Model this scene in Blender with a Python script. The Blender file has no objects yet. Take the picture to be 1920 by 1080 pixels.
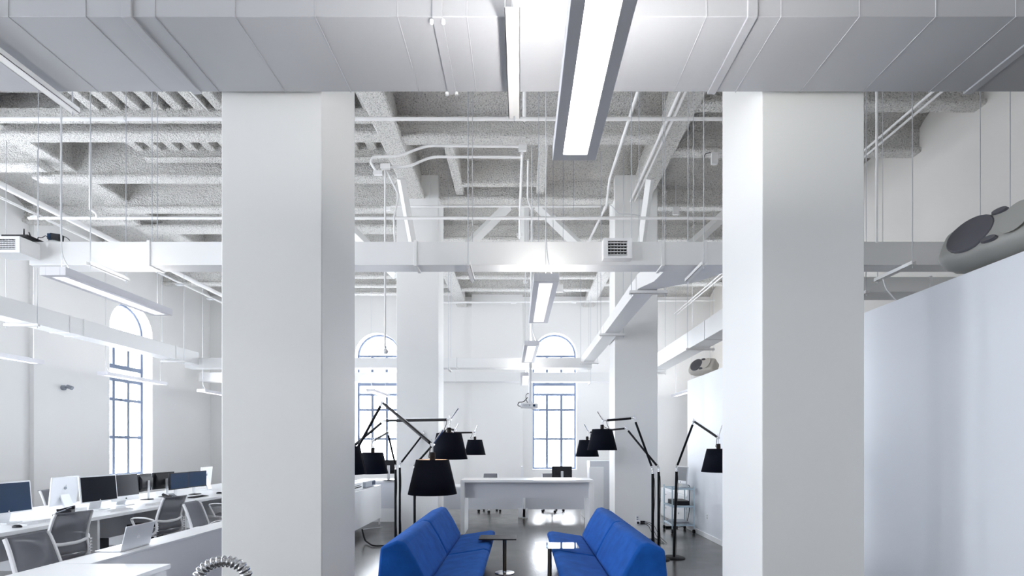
import bpy, math, random
from mathutils import Vector, Matrix
random.seed(7)
PI = math.pi
scn = bpy.context.scene
COL = scn.collection

# ------------------------------------------------------------------ camera
EYE = 1.72                      # camera height
FPX = 945.0                     # focal length in pixels of the 1920 wide frame
CX, CY = 977.0, 835.0           # where the depth lines meet
cam_d = bpy.data.cameras.new('camera')
cam_d.sensor_width = 36.0
cam_d.lens = 36.0 * FPX / 1920.0
cam_d.shift_x = -(CX - 960.0) / 1920.0
cam_d.shift_y = (CY - 540.0) / 1920.0
cam_d.clip_start = 0.05
cam = bpy.data.objects.new('camera', cam_d)
cam.location = (0, 0, EYE)
cam.rotation_euler = (PI / 2, 0, 0)
COL.objects.link(cam)
scn.camera = cam

# ------------------------------------------------------------------ world, exposure
SKY = 20.0
world = bpy.data.worlds.new('overcast_sky')
scn.world = world
world.use_nodes = True
wn = world.node_tree.nodes
wn['Background'].inputs[0].default_value = (0.92, 0.955, 1.0, 1)
wn['Background'].inputs[1].default_value = SKY
scn.view_settings.view_transform = 'Standard'
scn.view_settings.look = 'None'
scn.view_settings.gamma = 1.0
scn.view_settings.exposure = 0.0
scn.view_settings.use_curve_mapping = False
scn.cycles.use_denoising = True
scn.cycles.max_bounces = 10
scn.cycles.diffuse_bounces = 7
scn.cycles.glossy_bounces = 4
scn.cycles.transparent_max_bounces = 12
scn.cycles.sample_clamp_indirect = 8.0
scn.cycles.caustics_reflective = False
scn.cycles.caustics_refractive = False

# room limits
XL, XR, YF, YB, ZC = -10.2, 6.22, -7.0, 16.6, 7.25
WT = 0.42                       # wall thickness

def portal(loc, rot, sx, sy):
    l = bpy.data.lights.new('window_daylight', 'AREA')
    l.shape = 'RECTANGLE'; l.size = sx; l.size_y = sy
    l.cycles.is_portal = True
    o = bpy.data.objects.new('window_daylight', l)
    o.location = loc; o.rotation_euler = rot
    COL.objects.link(o)
WIN_W, SILL, SPRING = 1.45, 0.93, 4.70
LEFT_WINDOWS = [13.22, 7.4, 4.2, .6, -3.0]      # centres along the left wall; all but the first unseen, placed to add light
BACK_WINDOWS = [1.11, -4.74]
FRONT_WINDOWS = []
ADDED_RIGHT_WINDOWS = [13.4]  # unseen window added to brighten the back of the room
WIDE = 2.3                      # unseen left windows, made wide to let more light in
for c in LEFT_WINDOWS:
    portal((XL - WT - .03, c, 3.3), (0, -PI / 2, 0), 5.0, 1.45 if c > 10 else WIDE)
for c in BACK_WINDOWS:
    portal((c, YB + WT + .03, 3.15), (-PI / 2, 0, 0), 1.45, 4.5)
for c in ADDED_RIGHT_WINDOWS:
    portal((XR + WT + .03, c, 3.3), (0, PI / 2, 0), 5.0, WIN_W)
for c in FRONT_WINDOWS:
    portal((c, YF - WT - .03, 3.15), (PI / 2, 0, 0), 2.3, 4.5)

def at(px, py, Y):
    return ((px - CX) * Y / FPX, Y, EYE + (CY - py) * Y / FPX)

# ------------------------------------------------------------------ materials
def mat(name, color, rough=0.5, metal=0.0, spec=0.5, bump=None, emit=None, alpha=1.0, vary=None, coat=0.0):
    m = bpy.data.materials.new(name); m.use_nodes = True
    nt = m.node_tree; b = nt.nodes['Principled BSDF']
    b.inputs['Base Color'].default_value = (*color, 1)
    b.inputs['Roughness'].default_value = rough
    b.inputs['Metallic'].default_value = metal
    b.inputs['Specular IOR Level'].default_value = spec
    b.inputs['Alpha'].default_value = alpha
    b.inputs['Coat Weight'].default_value = coat
    if emit:
        b.inputs['Emission Color'].default_value = (*emit[0], 1)
        b.inputs['Emission Strength'].default_value = emit[1]
    tc = nt.nodes.new('ShaderNodeTexCoord')
    if vary:     # (scale, amount) gentle noise in the colour of the thing itself
        n = nt.nodes.new('ShaderNodeTexNoise'); n.inputs['Scale'].default_value = vary[0]
        n.inputs['Detail'].default_value = 5
        nt.links.new(tc.outputs['Object'], n.inputs['Vector'])
        r = nt.nodes.new('ShaderNodeValToRGB')
        a = vary[1]
        r.color_ramp.elements[0].position = 0.3; r.color_ramp.elements[1].position = 0.72
        r.color_ramp.elements[0].color = (*[c * (1 - a) for c in color], 1)
        r.color_ramp.elements[1].color = (*[min(1, c * (1 + a)) for c in color], 1)
        nt.links.new(n.outputs['Fac'], r.inputs['Fac'])
        nt.links.new(r.outputs['Color'], b.inputs['Base Color'])
    if bump:     # (scale, strength, distance)
        n = nt.nodes.new('ShaderNodeTexNoise'); n.inputs['Scale'].default_value = bump[0]
        n.inputs['Detail'].default_value = 4
        nt.links.new(tc.outputs['Object'], n.inputs['Vector'])
        bp = nt.nodes.new('ShaderNodeBump'); bp.inputs['Strength'].default_value = bump[1]
        bp.inputs['Distance'].default_value = bump[2]
        nt.links.new(n.outputs['Fac'], bp.inputs['Height'])
        nt.links.new(bp.outputs['Normal'], b.inputs['Normal'])
    return m

M = {}
M['wall'] = mat('white_wall_paint', (.87, .87, .865), .55, spec=.3, bump=(60, .08, .002))
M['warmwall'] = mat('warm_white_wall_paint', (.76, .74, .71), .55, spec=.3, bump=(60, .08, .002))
M['pillar'] = mat('white_pillar_paint', (.86, .865, .86), .5, spec=.3, bump=(50, .1, .003))
M['screenwall'] = mat('cool_white_partition_paint', (.80, .83, .88), .42, spec=.4, bump=(30, .1, .003))
M['spray'] = mat('sprayed_fireproofing', (.80, .79, .77), .95, spec=.1, bump=(38, .9, .03), vary=(55, .12))
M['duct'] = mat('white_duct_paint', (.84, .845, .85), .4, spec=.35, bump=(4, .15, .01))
M['bigduct'] = mat('shade_toned_duct_paint', (.46, .47, .50), .42, spec=.35, bump=(4, .15, .01))  # white duct darkened in its colour to stand in for shade
M['pipe'] = mat('white_pipe_paint', (.88, .88, .88), .4)
M['rod'] = mat('zinc_rod', (.62, .64, .67), .35, metal=.3)
M['lam'] = mat('white_laminate', (.86, .87, .89), .28, spec=.5)
M['lamgrey'] = mat('pale_grey_laminate', (.66, .68, .73), .4)
M['black'] = mat('black_metal', (.009, .009, .011), .5, spec=.15)
M['blackplastic'] = mat('black_plastic', (.012, .013, .017), .45, spec=.25)
M['screen'] = mat('dark_screen_glass', (.010, .012, .020), .15, spec=.12)
M['screenblue'] = mat('blue_reflecting_screen_glass', (.024, .050, .105), .2, spec=.2)
M['alu'] = mat('brushed_aluminium', (.72, .73, .75), .3, metal=.9)
M['alulight'] = mat('pale_anodised_aluminium', (.83, .85, .88), .38, metal=.25)
M['hosechrome'] = mat('darker_chrome', (.52, .53, .56), .16, metal=1.0)
M['chrome'] = mat('chrome', (.8, .8, .82), .1, metal=1.0)
M['polish'] = mat('polished_aluminium', (.85, .85, .87), .18, metal=1.0)
M['brass'] = mat('dark_bronze_metal', (.22, .19, .15), .3, metal=.9)
M['fixture'] = mat('grey_fixture_enamel', (.80, .80, .84), .45)
M['fixwhite'] = mat('white_fixture_enamel', (.85, .86, .88), .4)
M['screengrey'] = mat('screen_painted_reflection', (.16, .17, .19), .3)  # grey base colour stands in for the reflection on the cart computer
M['glow'] = mat('lit_diffuser', (.9, .9, .9), .5, emit=((1.0, .985, .96), 14.0))
M['glowsoft'] = mat('lit_louvre', (.9, .9, .9), .5, emit=((1.0, .985, .95), 2.5))
M['upglow'] = mat('lit_uplight_lens', (.9, .9, .9), .5, emit=((1.0, .97, .93), 130.0))
M['upsoft'] = mat('dimmer_uplight_lens', (.9, .9, .9), .5, emit=((1.0, .97, .93), 24.0))
M['uplow'] = mat('dimmest_uplight_lens', (.9, .9, .9), .5, emit=((1.0, .97, .93), 8.0))
M['bulb'] = mat('warm_lamp_bulb', (.9, .85, .8), .5, emit=((1.0, .72, .48), 16.0))
M['shade'] = mat('black_lamp_shade_fabric', (.006, .007, .014), .8, spec=.1, bump=(400, .2, .001))
M['lining'] = mat('pale_shade_lining', (.8, .72, .66), .7)
M['frame'] = mat('blue_grey_window_frame', (.15, .19, .28), .45)
M['mesh'] = mat('grey_chair_mesh', (.17, .175, .20), .8, alpha=.70)
M['meshlight'] = mat('pale_grey_chair_mesh', (.30, .31, .35), .8, alpha=.80)
M['chairframe'] = mat('pale_chair_frame', (.78, .78, .80), .35)
M['speaker'] = mat('grey_speaker_plastic', (.36, .36, .34), .5)
M['speakerlight'] = mat('beige_speaker_plastic', (.66, .62, .56), .5)
M['grille'] = mat('dark_speaker_grille', (.10, .10, .115), .6, bump=(300, .5, .002))
M['grey'] = mat('mid_grey_plastic', (.30, .33, .38), .5)
M['paper'] = mat('white_plastic', (.84, .85, .87), .4)
M['logo'] = mat('white_logo', (.95, .96, .98), .3)
M['cable'] = mat('black_cable', (.02, .02, .022), .6)
M['cablewhite'] = mat('white_cable', (.80, .81, .83), .5)
M['cart'] = mat('blue_grey_wire_steel', (.50, .62, .70), .3, metal=.4)

def sprayed():
    m = bpy.data.materials.new('sprayed_fireproofing'); m.use_nodes = True
    nt = m.node_tree; b = nt.nodes['Principled BSDF']; L = nt.links
    b.inputs['Roughness'].default_value = .95; b.inputs['Specular IOR Level'].default_value = .08
    tc = nt.nodes.new('ShaderNodeTexCoord')
    n = nt.nodes.new('ShaderNodeTexNoise'); n.inputs['Scale'].default_value = 46; n.inputs['Detail'].default_value = 5
    n.inputs['Roughness'].default_value = .7
    L.new(tc.outputs['Object'], n.inputs['Vector'])
    r = nt.nodes.new('ShaderNodeValToRGB')
    e = r.color_ramp.elements
    e[0].position = .31; e[0].color = (.20, .195, .185, 1)  # dark specks paint the pit shading that the bump barely shows
    e[1].position = .52; e[1].color = (.90, .89, .865, 1)
    k = r.color_ramp.elements.new(.41); k.color = (.72, .71, .69, 1)
    L.new(n.outputs['Fac'], r.inputs['Fac']); L.new(r.outputs['Color'], b.inputs['Base Color'])
    n2 = nt.nodes.new('ShaderNodeTexNoise'); n2.inputs['Scale'].default_value = 42; n2.inputs['Detail'].default_value = 6
    L.new(tc.outputs['Object'], n2.inputs['Vector'])
    bp = nt.nodes.new('ShaderNodeBump'); bp.inputs['Strength'].default_value = 1.0; bp.inputs['Distance'].default_value = .06
    L.new(n2.outputs['Fac'], bp.inputs['Height']); L.new(bp.outputs['Normal'], b.inputs['Normal'])
    return m
M['spray'] = sprayed()

def blue_fabric():
    m = mat('royal_blue_wool', (.013, .100, .42), .9, spec=.12, bump=(260, .35, .002), vary=(7, .16))
    b = m.node_tree.nodes['Principled BSDF']
    b.inputs['Sheen Weight'].default_value = .12
    b.inputs['Sheen Roughness'].default_value = .5
    b.inputs['Sheen Tint'].default_value = (.25, .45, 1, 1)
    return m
M['blue'] = blue_fabric()

def concrete():
    m = bpy.data.materials.new('polished_concrete'); m.use_nodes = True
    nt = m.node_tree; b = nt.nodes['Principled BSDF']
    tc = nt.nodes.new('ShaderNodeTexCoord')
    n = nt.nodes.new('ShaderNodeTexNoise'); n.inputs['Scale'].default_value = 1.3; n.inputs['Detail'].default_value = 9
    n.inputs['Roughness'].default_value = .62
    nt.links.new(tc.outputs['Object'], n.inputs['Vector'])
    r = nt.nodes.new('ShaderNodeValToRGB')
    r.color_ramp.elements[0].position = .28; r.color_ramp.elements[1].position = .75
    r.color_ramp.elements[0].color = (.05, .048, .05, 1); r.color_ramp.elements[1].color = (.11, .105, .10, 1)
    nt.links.new(n.outputs['Fac'], r.inputs['Fac']); nt.links.new(r.outputs['Color'], b.inputs['Base Color'])
    n2 = nt.nodes.new('ShaderNodeTexNoise'); n2.inputs['Scale'].default_value = 3.0; n2.inputs['Detail'].default_value = 6
    nt.links.new(tc.outputs['Object'], n2.inputs['Vector'])
    mr = nt.nodes.new('ShaderNodeMapRange')
    mr.inputs['To Min'].default_value = .14; mr.inputs['To Max'].default_value = .30
    nt.links.new(n2.outputs['Fac'], mr.inputs['Value']); nt.links.new(mr.outputs['Result'], b.inputs['Roughness'])
    b.inputs['Specular IOR Level'].default_value = .45
    bp = nt.nodes.new('ShaderNodeBump'); bp.inputs['Strength'].default_value = .12; bp.inputs['Distance'].default_value = .01
    nt.links.new(n2.outputs['Fac'], bp.inputs['Height']); nt.links.new(bp.outputs['Normal'], b.inputs['Normal'])
    return m
M['floor'] = concrete()

def pane_glass(name, tint=(1, 1, 1), ior=1.45, gl_rough=.02):
    m = bpy.data.materials.new(name); m.use_nodes = True
    nt = m.node_tree; nt.nodes.remove(nt.nodes['Principled BSDF'])
    out = nt.nodes['Material Output']
    tr = nt.nodes.new('ShaderNodeBsdfTransparent'); tr.inputs[0].default_value = (*tint, 1)
    gl = nt.nodes.new('ShaderNodeBsdfGlossy'); gl.inputs['Roughness'].default_value = gl_rough
    lw = nt.nodes.new('ShaderNodeLayerWeight'); lw.inputs['Blend'].default_value = .5
    pw = nt.nodes.new('ShaderNodeMath'); pw.operation = 'POWER'; pw.inputs[1].default_value = 5
    nt.links.new(lw.outputs['Facing'], pw.inputs[0])
    r0 = ((ior - 1) / (ior + 1)) ** 2 * 2
    fr = nt.nodes.new('ShaderNodeMath'); fr.operation = 'MULTIPLY_ADD'; fr.inputs[1].default_value = 1 - r0; fr.inputs[2].default_value = r0
    nt.links.new(pw.outputs[0], fr.inputs[0])
    mx = nt.nodes.new('ShaderNodeMixShader')
    nt.links.new(fr.outputs[0], mx.inputs[0]); nt.links.new(tr.outputs[0], mx.inputs[1])
    nt.links.new(gl.outputs[0], mx.inputs[2]); nt.links.new(mx.outputs[0], out.inputs['Surface'])
    return m
M['glass'] = pane_glass('window_glass', (.97, .98, 1))
M['tableglass'] = pane_glass('table_glass', (.86, .92, .95), 1.75)

# ------------------------------------------------------------------ mesh helpers
class MB:
    def __init__(s): s.v = []; s.f = []
    def add(s, vs, fs, mtx=None):
        k = len(s.v)
        for p in vs:
            s.v.append(tuple(mtx @ Vector(p)) if mtx is not None else tuple(p))
        for f in fs: s.f.append(tuple(i + k for i in f))
        return s
    def box(s, x0, x1, y0, y1, z0, z1, mtx=None):
        if x0 > x1: x0, x1 = x1, x0
        if y0 > y1: y0, y1 = y1, y0
        if z0 > z1: z0, z1 = z1, z0
        vs = [(x0, y0, z0), (x1, y0, z0), (x1, y1, z0), (x0, y1, z0), (x0, y0, z1), (x1, y0, z1), (x1, y1, z1), (x0, y1, z1)]
        fs = [(0, 3, 2, 1), (4, 5, 6, 7), (0, 1, 5, 4), (1, 2, 6, 5), (2, 3, 7, 6), (3, 0, 4, 7)]
        return s.add(vs, fs, mtx)
    def prism(s, poly, a0, a1, axis='y', mtx=None):
        """poly of 2D points swept along an axis: 'y' -> (x,z), 'x' -> (y,z), 'z' -> (x,y)"""
        n = len(poly)
        def P(p, a):
            if axis == 'y': return (p[0], a, p[1])
            if axis == 'x': return (a, p[0], p[1])
            return (p[0], p[1], a)
        vs = [P(p, a0) for p in poly] + [P(p, a1) for p in poly]
        fs = [tuple(range(n)), tuple(range(2 * n - 1, n - 1, -1))]
        for i in range(n):
            j = (i + 1) % n
            fs.append((i, i + n, j + n, j))
        return s.add(vs, fs, mtx)
    def tube(s, pts, r, n=8, caps=True, flat=None):
        """tube along points; r a number or a list; flat=(a,b) scales the ring in its two directions"""
        pts = [Vector(p) for p in pts]
        rs = r if isinstance(r, (list, tuple)) else [r] * len(pts)
        k0 = len(s.v); ref = None
        for i, p in enumerate(pts):
            if i == 0: t = pts[1] - pts[0]
            elif i == len(pts) - 1: t = pts[-1] - pts[-2]
            else: t = (pts[i + 1] - p).normalized() + (p - pts[i - 1]).normalized()
            if t.length < 1e-9: t = Vector((0, 0, 1))
            t.normalize()
            if ref is None:
                ref = Vector((1, 0, 0)) if abs(t.x) < .9 else Vector((0, 1, 0))
            u = ref - t * ref.dot(t)
            if u.length < 1e-6: u = t.orthogonal()
            u.normalize(); w = t.cross(u); ref = u
            fa, fb = flat if flat else (1, 1)
            for j in range(n):
                a = 2 * PI * j / n
                q = p + u * (math.cos(a) * rs[i] * fa) + w * (math.sin(a) * rs[i] * fb)
                s.v.append(tuple(q))
        for i in range(len(pts) - 1):
            for j in range(n):
                a = k0 + i * n + j; b = k0 + i * n + (j + 1) % n
                s.f.append((a, b, b + n, a + n))
        if caps:
            s.f.append(tuple(k0 + j for j in range(n - 1, -1, -1)))
            s.f.append(tuple(k0 + (len(pts) - 1) * n + j for j in range(n)))
        return s
    def lathe(s, prof, n=24, mtx=None):
        """profile of (radius, z) turned about z"""
        vs = []; fs = []
        for (r, z) in prof:
            for j in range(n):
                a = 2 * PI * j / n
                vs.append((r * math.cos(a), r * math.sin(a), z))
        for i in range(len(prof) - 1):
            for j in range(n):
                a = i * n + j; b = i * n + (j + 1) % n
                fs.append((a, b, b + n, a + n))
        if prof[0][0] > 1e-6: fs.append(tuple(range(n - 1, -1, -1)))
        if prof[-1][0] > 1e-6: fs.append(tuple((len(prof) - 1) * n + j for j in range(n)))
        return s.add(vs, fs, mtx)
    def grid(s, rows):
        k = len(s.v); m = len(rows[0])
        for r in rows:
            for p in r: s.v.append(tuple(p))
        for i in range(len(rows) - 1):
            for j in range(m - 1):
                a = k + i * m + j
                s.f.append((a, a + 1, a + m + 1, a + m))
        return s
    def build(s, name, m, parent=None, smooth=False, bevel=0, seg=2, solid=0, sub=0, angle=40):
        off = Vector((0, 0, 0))
        if parent is not None: off = Vector(parent.get('_o', (0, 0, 0)))
        me = bpy.data.meshes.new(name)
        me.from_pydata([tuple(Vector(p) - off) for p in s.v], [], s.f)
        me.validate(); me.update()
        import bmesh
        bm = bmesh.new(); bm.from_mesh(me); bmesh.ops.recalc_face_normals(bm, faces=bm.faces); bm.to_mesh(me); bm.free()
        me.materials.append(M[m] if isinstance(m, str) else m)
        o = bpy.data.objects.new(name, me); COL.objects.link(o)
        if parent is not None:
            o.parent = parent; o['_o'] = tuple(off)
        if solid:
            md = o.modifiers.new('thickness', 'SOLIDIFY'); md.thickness = solid; md.offset = 0
        if bevel:
            md = o.modifiers.new('bevel', 'BEVEL'); md.width = bevel; md.segments = seg; md.limit_method = 'ANGLE'; md.angle_limit = math.radians(35)
        if sub:
            md = o.modifiers.new('subdivision', 'SUBSURF'); md.levels = sub; md.render_levels = sub
        if smooth or bevel:
            me.polygons.foreach_set('use_smooth', [True] * len(me.polygons))
            me.set_sharp_from_angle(angle=math.radians(angle))
        return o

def thing(name, label, cat, loc=(0, 0, 0), rz=0, group=None):
    o = bpy.data.objects.new(name, None); COL.objects.link(o)
    o.empty_display_size = .1
    o.location = loc; o.rotation_euler = (0, 0, rz)
    o['_o'] = tuple(loc) if rz == 0 else (0, 0, 0)   # meshes are given in world space unless the thing is turned
    o['label'] = label; o['category'] = cat
    if group: o['group'] = group
    return o
def local(o):
    o['_o'] = (0, 0, 0); return o
def tag(o, label, cat, group=None):
    o['label'] = label; o['category'] = cat
    if group: o['group'] = group
    return o
def struct(o, label=None):
    o['kind'] = 'structure'
    if label: o['label'] = label
    return o
def kids(o): return [c for c in bpy.data.objects if c.parent == o]
def copy_tree(o, parent=None):
    c = o.copy(); COL.objects.link(c)
    if parent is not None: c.parent = parent
    for ch in list(o.children): copy_tree(ch, c)
    return c
def box_thing(name, dims, m, label, cat, group=None, bevel=.003):
    return tag(MB().box(*dims).build(name, m, bevel=bevel), label, cat, group)
def arc(cx, cy, r, a0, a1, n):
    return [(cx + r * math.cos(a0 + (a1 - a0) * i / n), cy + r * math.sin(a0 + (a1 - a0) * i / n)) for i in range(n + 1)]
def rot(axis, a): return Matrix.Rotation(a, 4, axis)
def T(x, y, z): return Matrix.Translation((x, y, z))

# ------------------------------------------------------------------ room shell
f = MB().box(XL - WT, XR + WT, YF - WT, YB + WT, -.2, 0).build('floor', 'floor'); struct(f)
c = MB().box(XL - WT, XR + WT, YF - WT, YB + WT, ZC, ZC + .2).build('ceiling', 'wall'); struct(c)

def wall_with_windows(name, a0, a1, centres, widths, place, arched=True, top=ZC, m='wall'):
    """wall panel in (a, z) with arched openings; place(a, d, z) gives the point at depth d into the wall"""
    mb = MB(); seg = 14
    edges = []
    prev = a0
    def slab(p, q, z0, z1):
        vs = [place(p, 0, z0), place(q, 0, z0), place(q, WT, z0), place(p, WT, z0),
              place(p, 0, z1), place(q, 0, z1), place(q, WT, z1), place(p, WT, z1)]
        mb.add(vs, [(0, 3, 2, 1), (4, 5, 6, 7), (0, 1, 5, 4), (1, 2, 6, 5), (2, 3, 7, 6), (3, 0, 4, 7)])
    for c in sorted(centres):
        hw = widths(c) / 2
        slab(prev, c - hw, 0, top); slab(c - hw, c + hw, 0, SILL)
        # spandrel above the arch
        pts = [(c - hw * math.cos(PI * i / seg), SPRING + (hw * math.sin(PI * i / seg) if arched else 0)) for i in range(seg + 1)]
        for i in range(seg):
            p, q = pts[i], pts[i + 1]
            vs = [place(p[0], 0, p[1]), place(q[0], 0, q[1]), place(q[0], WT, q[1]), place(p[0], WT, p[1]),
                  place(p[0], 0, top), place(q[0], 0, top), place(q[0], WT, top), place(p[0], WT, top)]
            mb.add(vs, [(0, 3, 2, 1), (4, 5, 6, 7), (0, 1, 5, 4), (1, 2, 6, 5), (2, 3, 7, 6), (3, 0, 4, 7)])
        prev = c + hw
    slab(prev, a1, 0, top)
    return struct(mb.build(name, m))

wall_with_windows('wall_left', YF - WT, YB + WT, LEFT_WINDOWS, lambda c: WIN_W if c > 10 else WIDE, lambda a, d, z: (XL - d, a, z))
wall_with_windows('wall_back', XL, XR, BACK_WINDOWS, lambda c: WIN_W, lambda a, d, z: (a, YB + d, z))
wall_with_windows('wall_front', XL, XR, FRONT_WINDOWS, lambda c: 2.3, lambda a, d, z: (a, YF - d, z), arched=False)
wall_with_windows('wall_right', YF - WT, YB + WT, ADDED_RIGHT_WINDOWS, lambda c: WIN_W, lambda a, d, z: (XR + d, a, z), m='warmwall')
# shallow pilasters that the walls show between the windows
pil = MB()
pil.box(-1.62, .05, YB - .10, YB, 0, ZC)
pil.box(-10.2, -6.6, YB - .06, YB, 0, ZC)
struct(pil.build('trim_1', 'wall', bevel=.004))
pl = MB()
pl.box(XL, XL + .10, 10.45, 11.55, 0, ZC)
pl.box(XL, XL + .10, 4.4, 5.6, 0, ZC)
struct(pl.build('trim_2', 'wall', bevel=.004))

nwin = [0]
def window(c, place, width=WIN_W, arched=True):
    nwin[0] += 1
    root = bpy.data.objects.new('window_%d' % nwin[0], None); COL.objects.link(root)
    root['kind'] = 'structure'; root['_o'] = (0, 0, 0)
    hw = width / 2; d0, d1 = WT - .14, WT - .06
    fr = MB(); bars = MB()
    def bar(mb, a0, a1, z0, z1, e0=d0, e1=d1):
        vs = [place(a0, e0, z0), place(a1, e0, z0), place(a1, e1, z0), place(a0, e1, z0),
              place(a0, e0, z1), place(a1, e0, z1), place(a1, e1, z1), place(a0, e1, z1)]
        mb.add(vs, [(0, 3, 2, 1), (4, 5, 6, 7), (0, 1, 5, 4), (1, 2, 6, 5), (2, 3, 7, 6), (3, 0, 4, 7)])
    w = .06
    bar(fr, c - hw, c - hw + w, SILL, SPRING); bar(fr, c + hw - w, c + hw, SILL, SPRING)
    bar(fr, c - hw + w, c + hw - w, SILL, SILL + .06)
    if arched:
        n = 20
        for i in range(n):
            a, b = PI * i / n, PI * (i + 1) / n
            q = []
            for e in (d0, d1):
                for (t, r) in ((a, hw), (b, hw), (b, hw - w), (a, hw - w)):
                    q.append(place(c - r * math.cos(t), e, SPRING + r * math.sin(t)))
            fr.add(q, [(0, 1, 2, 3), (7, 6, 5, 4), (0, 4, 5, 1), (1, 5, 6, 2), (2, 6, 7, 3), (3, 7, 4, 0)])
    else:
        bar(fr, c - hw, c + hw, SPRING - .06, SPRING)
    fr.build('window_frame', 'frame', root)
    b = .042
    bar(bars, c - hw, c + hw, SPRING - .035, SPRING + .035, d0 + .003, d1 - .003)
    for z, t in ((3.76, .055), (3.42, .04), (2.91, .035), (1.93, .035)):
        bar(bars, c - hw, c + hw, z - t, z + t, d0 + .003, d1 - .003)
    for k in (-1, 1):
        x = c + k * hw / 3
        bar(bars, x - b, x + b, SILL, 3.42, d0 + .006, d1 - .006)
        bar(bars, x - b, x + b, 3.76, SPRING, d0 + .006, d1 - .006)
    bars.build('glazing_bars', 'frame', root)
    g = MB(); dm = (d0 + d1) / 2
    poly = [(c - hw, SILL), (c + hw, SILL)]
    if arched: poly += [(c + hw * math.cos(PI * i / 20), SPRING + hw * math.sin(PI * i / 20)) for i in range(21)]
    else: poly += [(c + hw, SPRING), (c - hw, SPRING)]
    g.add([place(a, dm, z) for a, z in poly], [tuple(range(len(poly)))])
    g.build('pane', 'glass', root)
for c in sorted(LEFT_WINDOWS, reverse=True): window(c, lambda a, d, z: (XL - d, a, z), WIN_W if c > 10 else WIDE)
for c in BACK_WINDOWS: window(c, lambda a, d, z: (a, YB + d, z))
for c in ADDED_RIGHT_WINDOWS: window(c, lambda a, d, z: (XR + d, a, z))
for c in FRONT_WINDOWS: window(c, lambda a, d, z: (a, YF - d, z), 2.3, False)

# pillars
def pillar(x0, x1, y0, y1, label):
    o = MB().box(x0, x1, y0, y1, 0, ZC).build('pillar', 'pillar', bevel=.006)
    struct(o, label)
pillar(-2.20, -1.462, 3.70, 4.435, 'broad white pillar in the left foreground')
pillar(1.770, 2.520, 3.70, 4.435, 'broad white pillar in the right foreground')
pillar(-2.30, -1.525, 9.3, 9.92, 'white pillar behind the left blue sofa')
pillar(1.730, 2.520, 9.3, 9.88, 'white pillar behind the right blue sofa')

# partition on the right
struct(MB().box(3.44, 3.58, 2.2, 10.42, 0, 3.05).build('wall_partition', 'screenwall', bevel=.003), 'tall pale blue-white partition wall on the right')
struct(MB().box(3.425, 3.44, 2.2, 10.42, 0, .09).build('baseboard_partition', 'lam', bevel=.003))
struct(MB().box(XL, XR, YB - .13, YB - .10, 0, .10).build('baseboard_back', 'lam', bevel=.003))

# ------------------------------------------------------------------ structural ceiling: beams, girders, vaults
ZB = EYE + 4.57                # underside of the beams
ZS = EYE + 4.90                # springing of the vaults
ZK = EYE + 5.13                # crown of the vaults
def rough_grid_ibeam(name, p0, p1, axis, fw, ww, zb=ZB, ztop=ZC - .02, ft=.06, chamfer=0):
    """sprayed I-beam along an axis ('x' or 'y'), slightly lumpy; p = (start, end, centre)"""
    a0, a1 = p0, p1[0]; cc = p1[1]
    prof = [(-fw / 2 + .02, zb), (fw / 2 - .02, zb), (fw / 2, zb + .02), (fw / 2, zb + ft), (ww / 2, zb + ft + .03), (ww / 2, ztop),
            (-ww / 2, ztop), (-ww / 2, zb + ft + .03), (-fw / 2, zb + ft), (-fw / 2, zb + .02)]
    n = max(2, int(abs(a1 - a0) / .12)); mb = MB(); m = len(prof)
    rnd = random.Random(hash((round(a0, 2), round(cc, 2))) & 0xffff)
    for i in range(n + 1):
        a = a0 + (a1 - a0) * i / n
        for (q, z) in prof:
            jq = rnd.uniform(-.004, .004); jz = rnd.uniform(-.004, .004) if z < ztop - .01 else 0
            if axis == 'x': mb.v.append((a, cc + q + jq, z + jz))
            else: mb.v.append((cc + q + jq, a, z + jz))
    for i in range(n):
        for j in range(m):
            a = i * m + j; b = i * m + (j + 1) % m
            mb.f.append((a, b, b + m, a + m))
    mb.f.append(tuple(range(m))); mb.f.append(tuple(n * m + j for j in range(m - 1, -1, -1)))
    return struct(mb.build(name, 'spray'))
GL, GR, G0 = -1.94, 2.215, -7.80
for xc, w in ((GL, .34), (GR, .36), (G0, .34)):
    rough_grid_ibeam('ceiling_girder', YF, (YB, xc), 'y', w, .20, ZB - .02 if xc != G0 else ZB + .14)
ZONES = {
    'left':   (XL, G0 - .12, [-6, -3.4, -.8, 1.8, 4.4, 6.2, 8.35, 10.4, 12.4, 14.4]),
    'middle': (G0 + .10, GL - .10, [-6, -3.4, -.8, 1.8, 4.4, 6.0, 7.52, 8.72, 9.86, 10.75, 12.3, 13.75, 14.55, 15.3]),
    'centre': (GL + .10, GR - .10, [-6, -3.4, -.8, 1.8, 4.4, 6.0, 7.58, 9.48, 11.3, 13.8, 14.9]),
    'right':  (GR + .10, XR, [-6, -3.4, -.8, 1.8, 4.4, 5.7, 6.83, 7.93, 9.75, 11.3, 13.2, 14.4]),
}
def vault(x0, x1, y0, y1, up=0, n=10):
    rows = []
    nx = max(2, int((x1 - x0) / .6))
    for i in range(n + 1):
        t = i / n
        z = ZS + up + (ZK - ZS) * (1 - abs(2 * t - 1) ** 2.6)
        rows.append([(x0 + (x1 - x0) * k / nx, y0 + (y1 - y0) * t, z + .01 * math.sin(9 * t + k)) for k in range(nx + 1)])
    return rows
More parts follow.
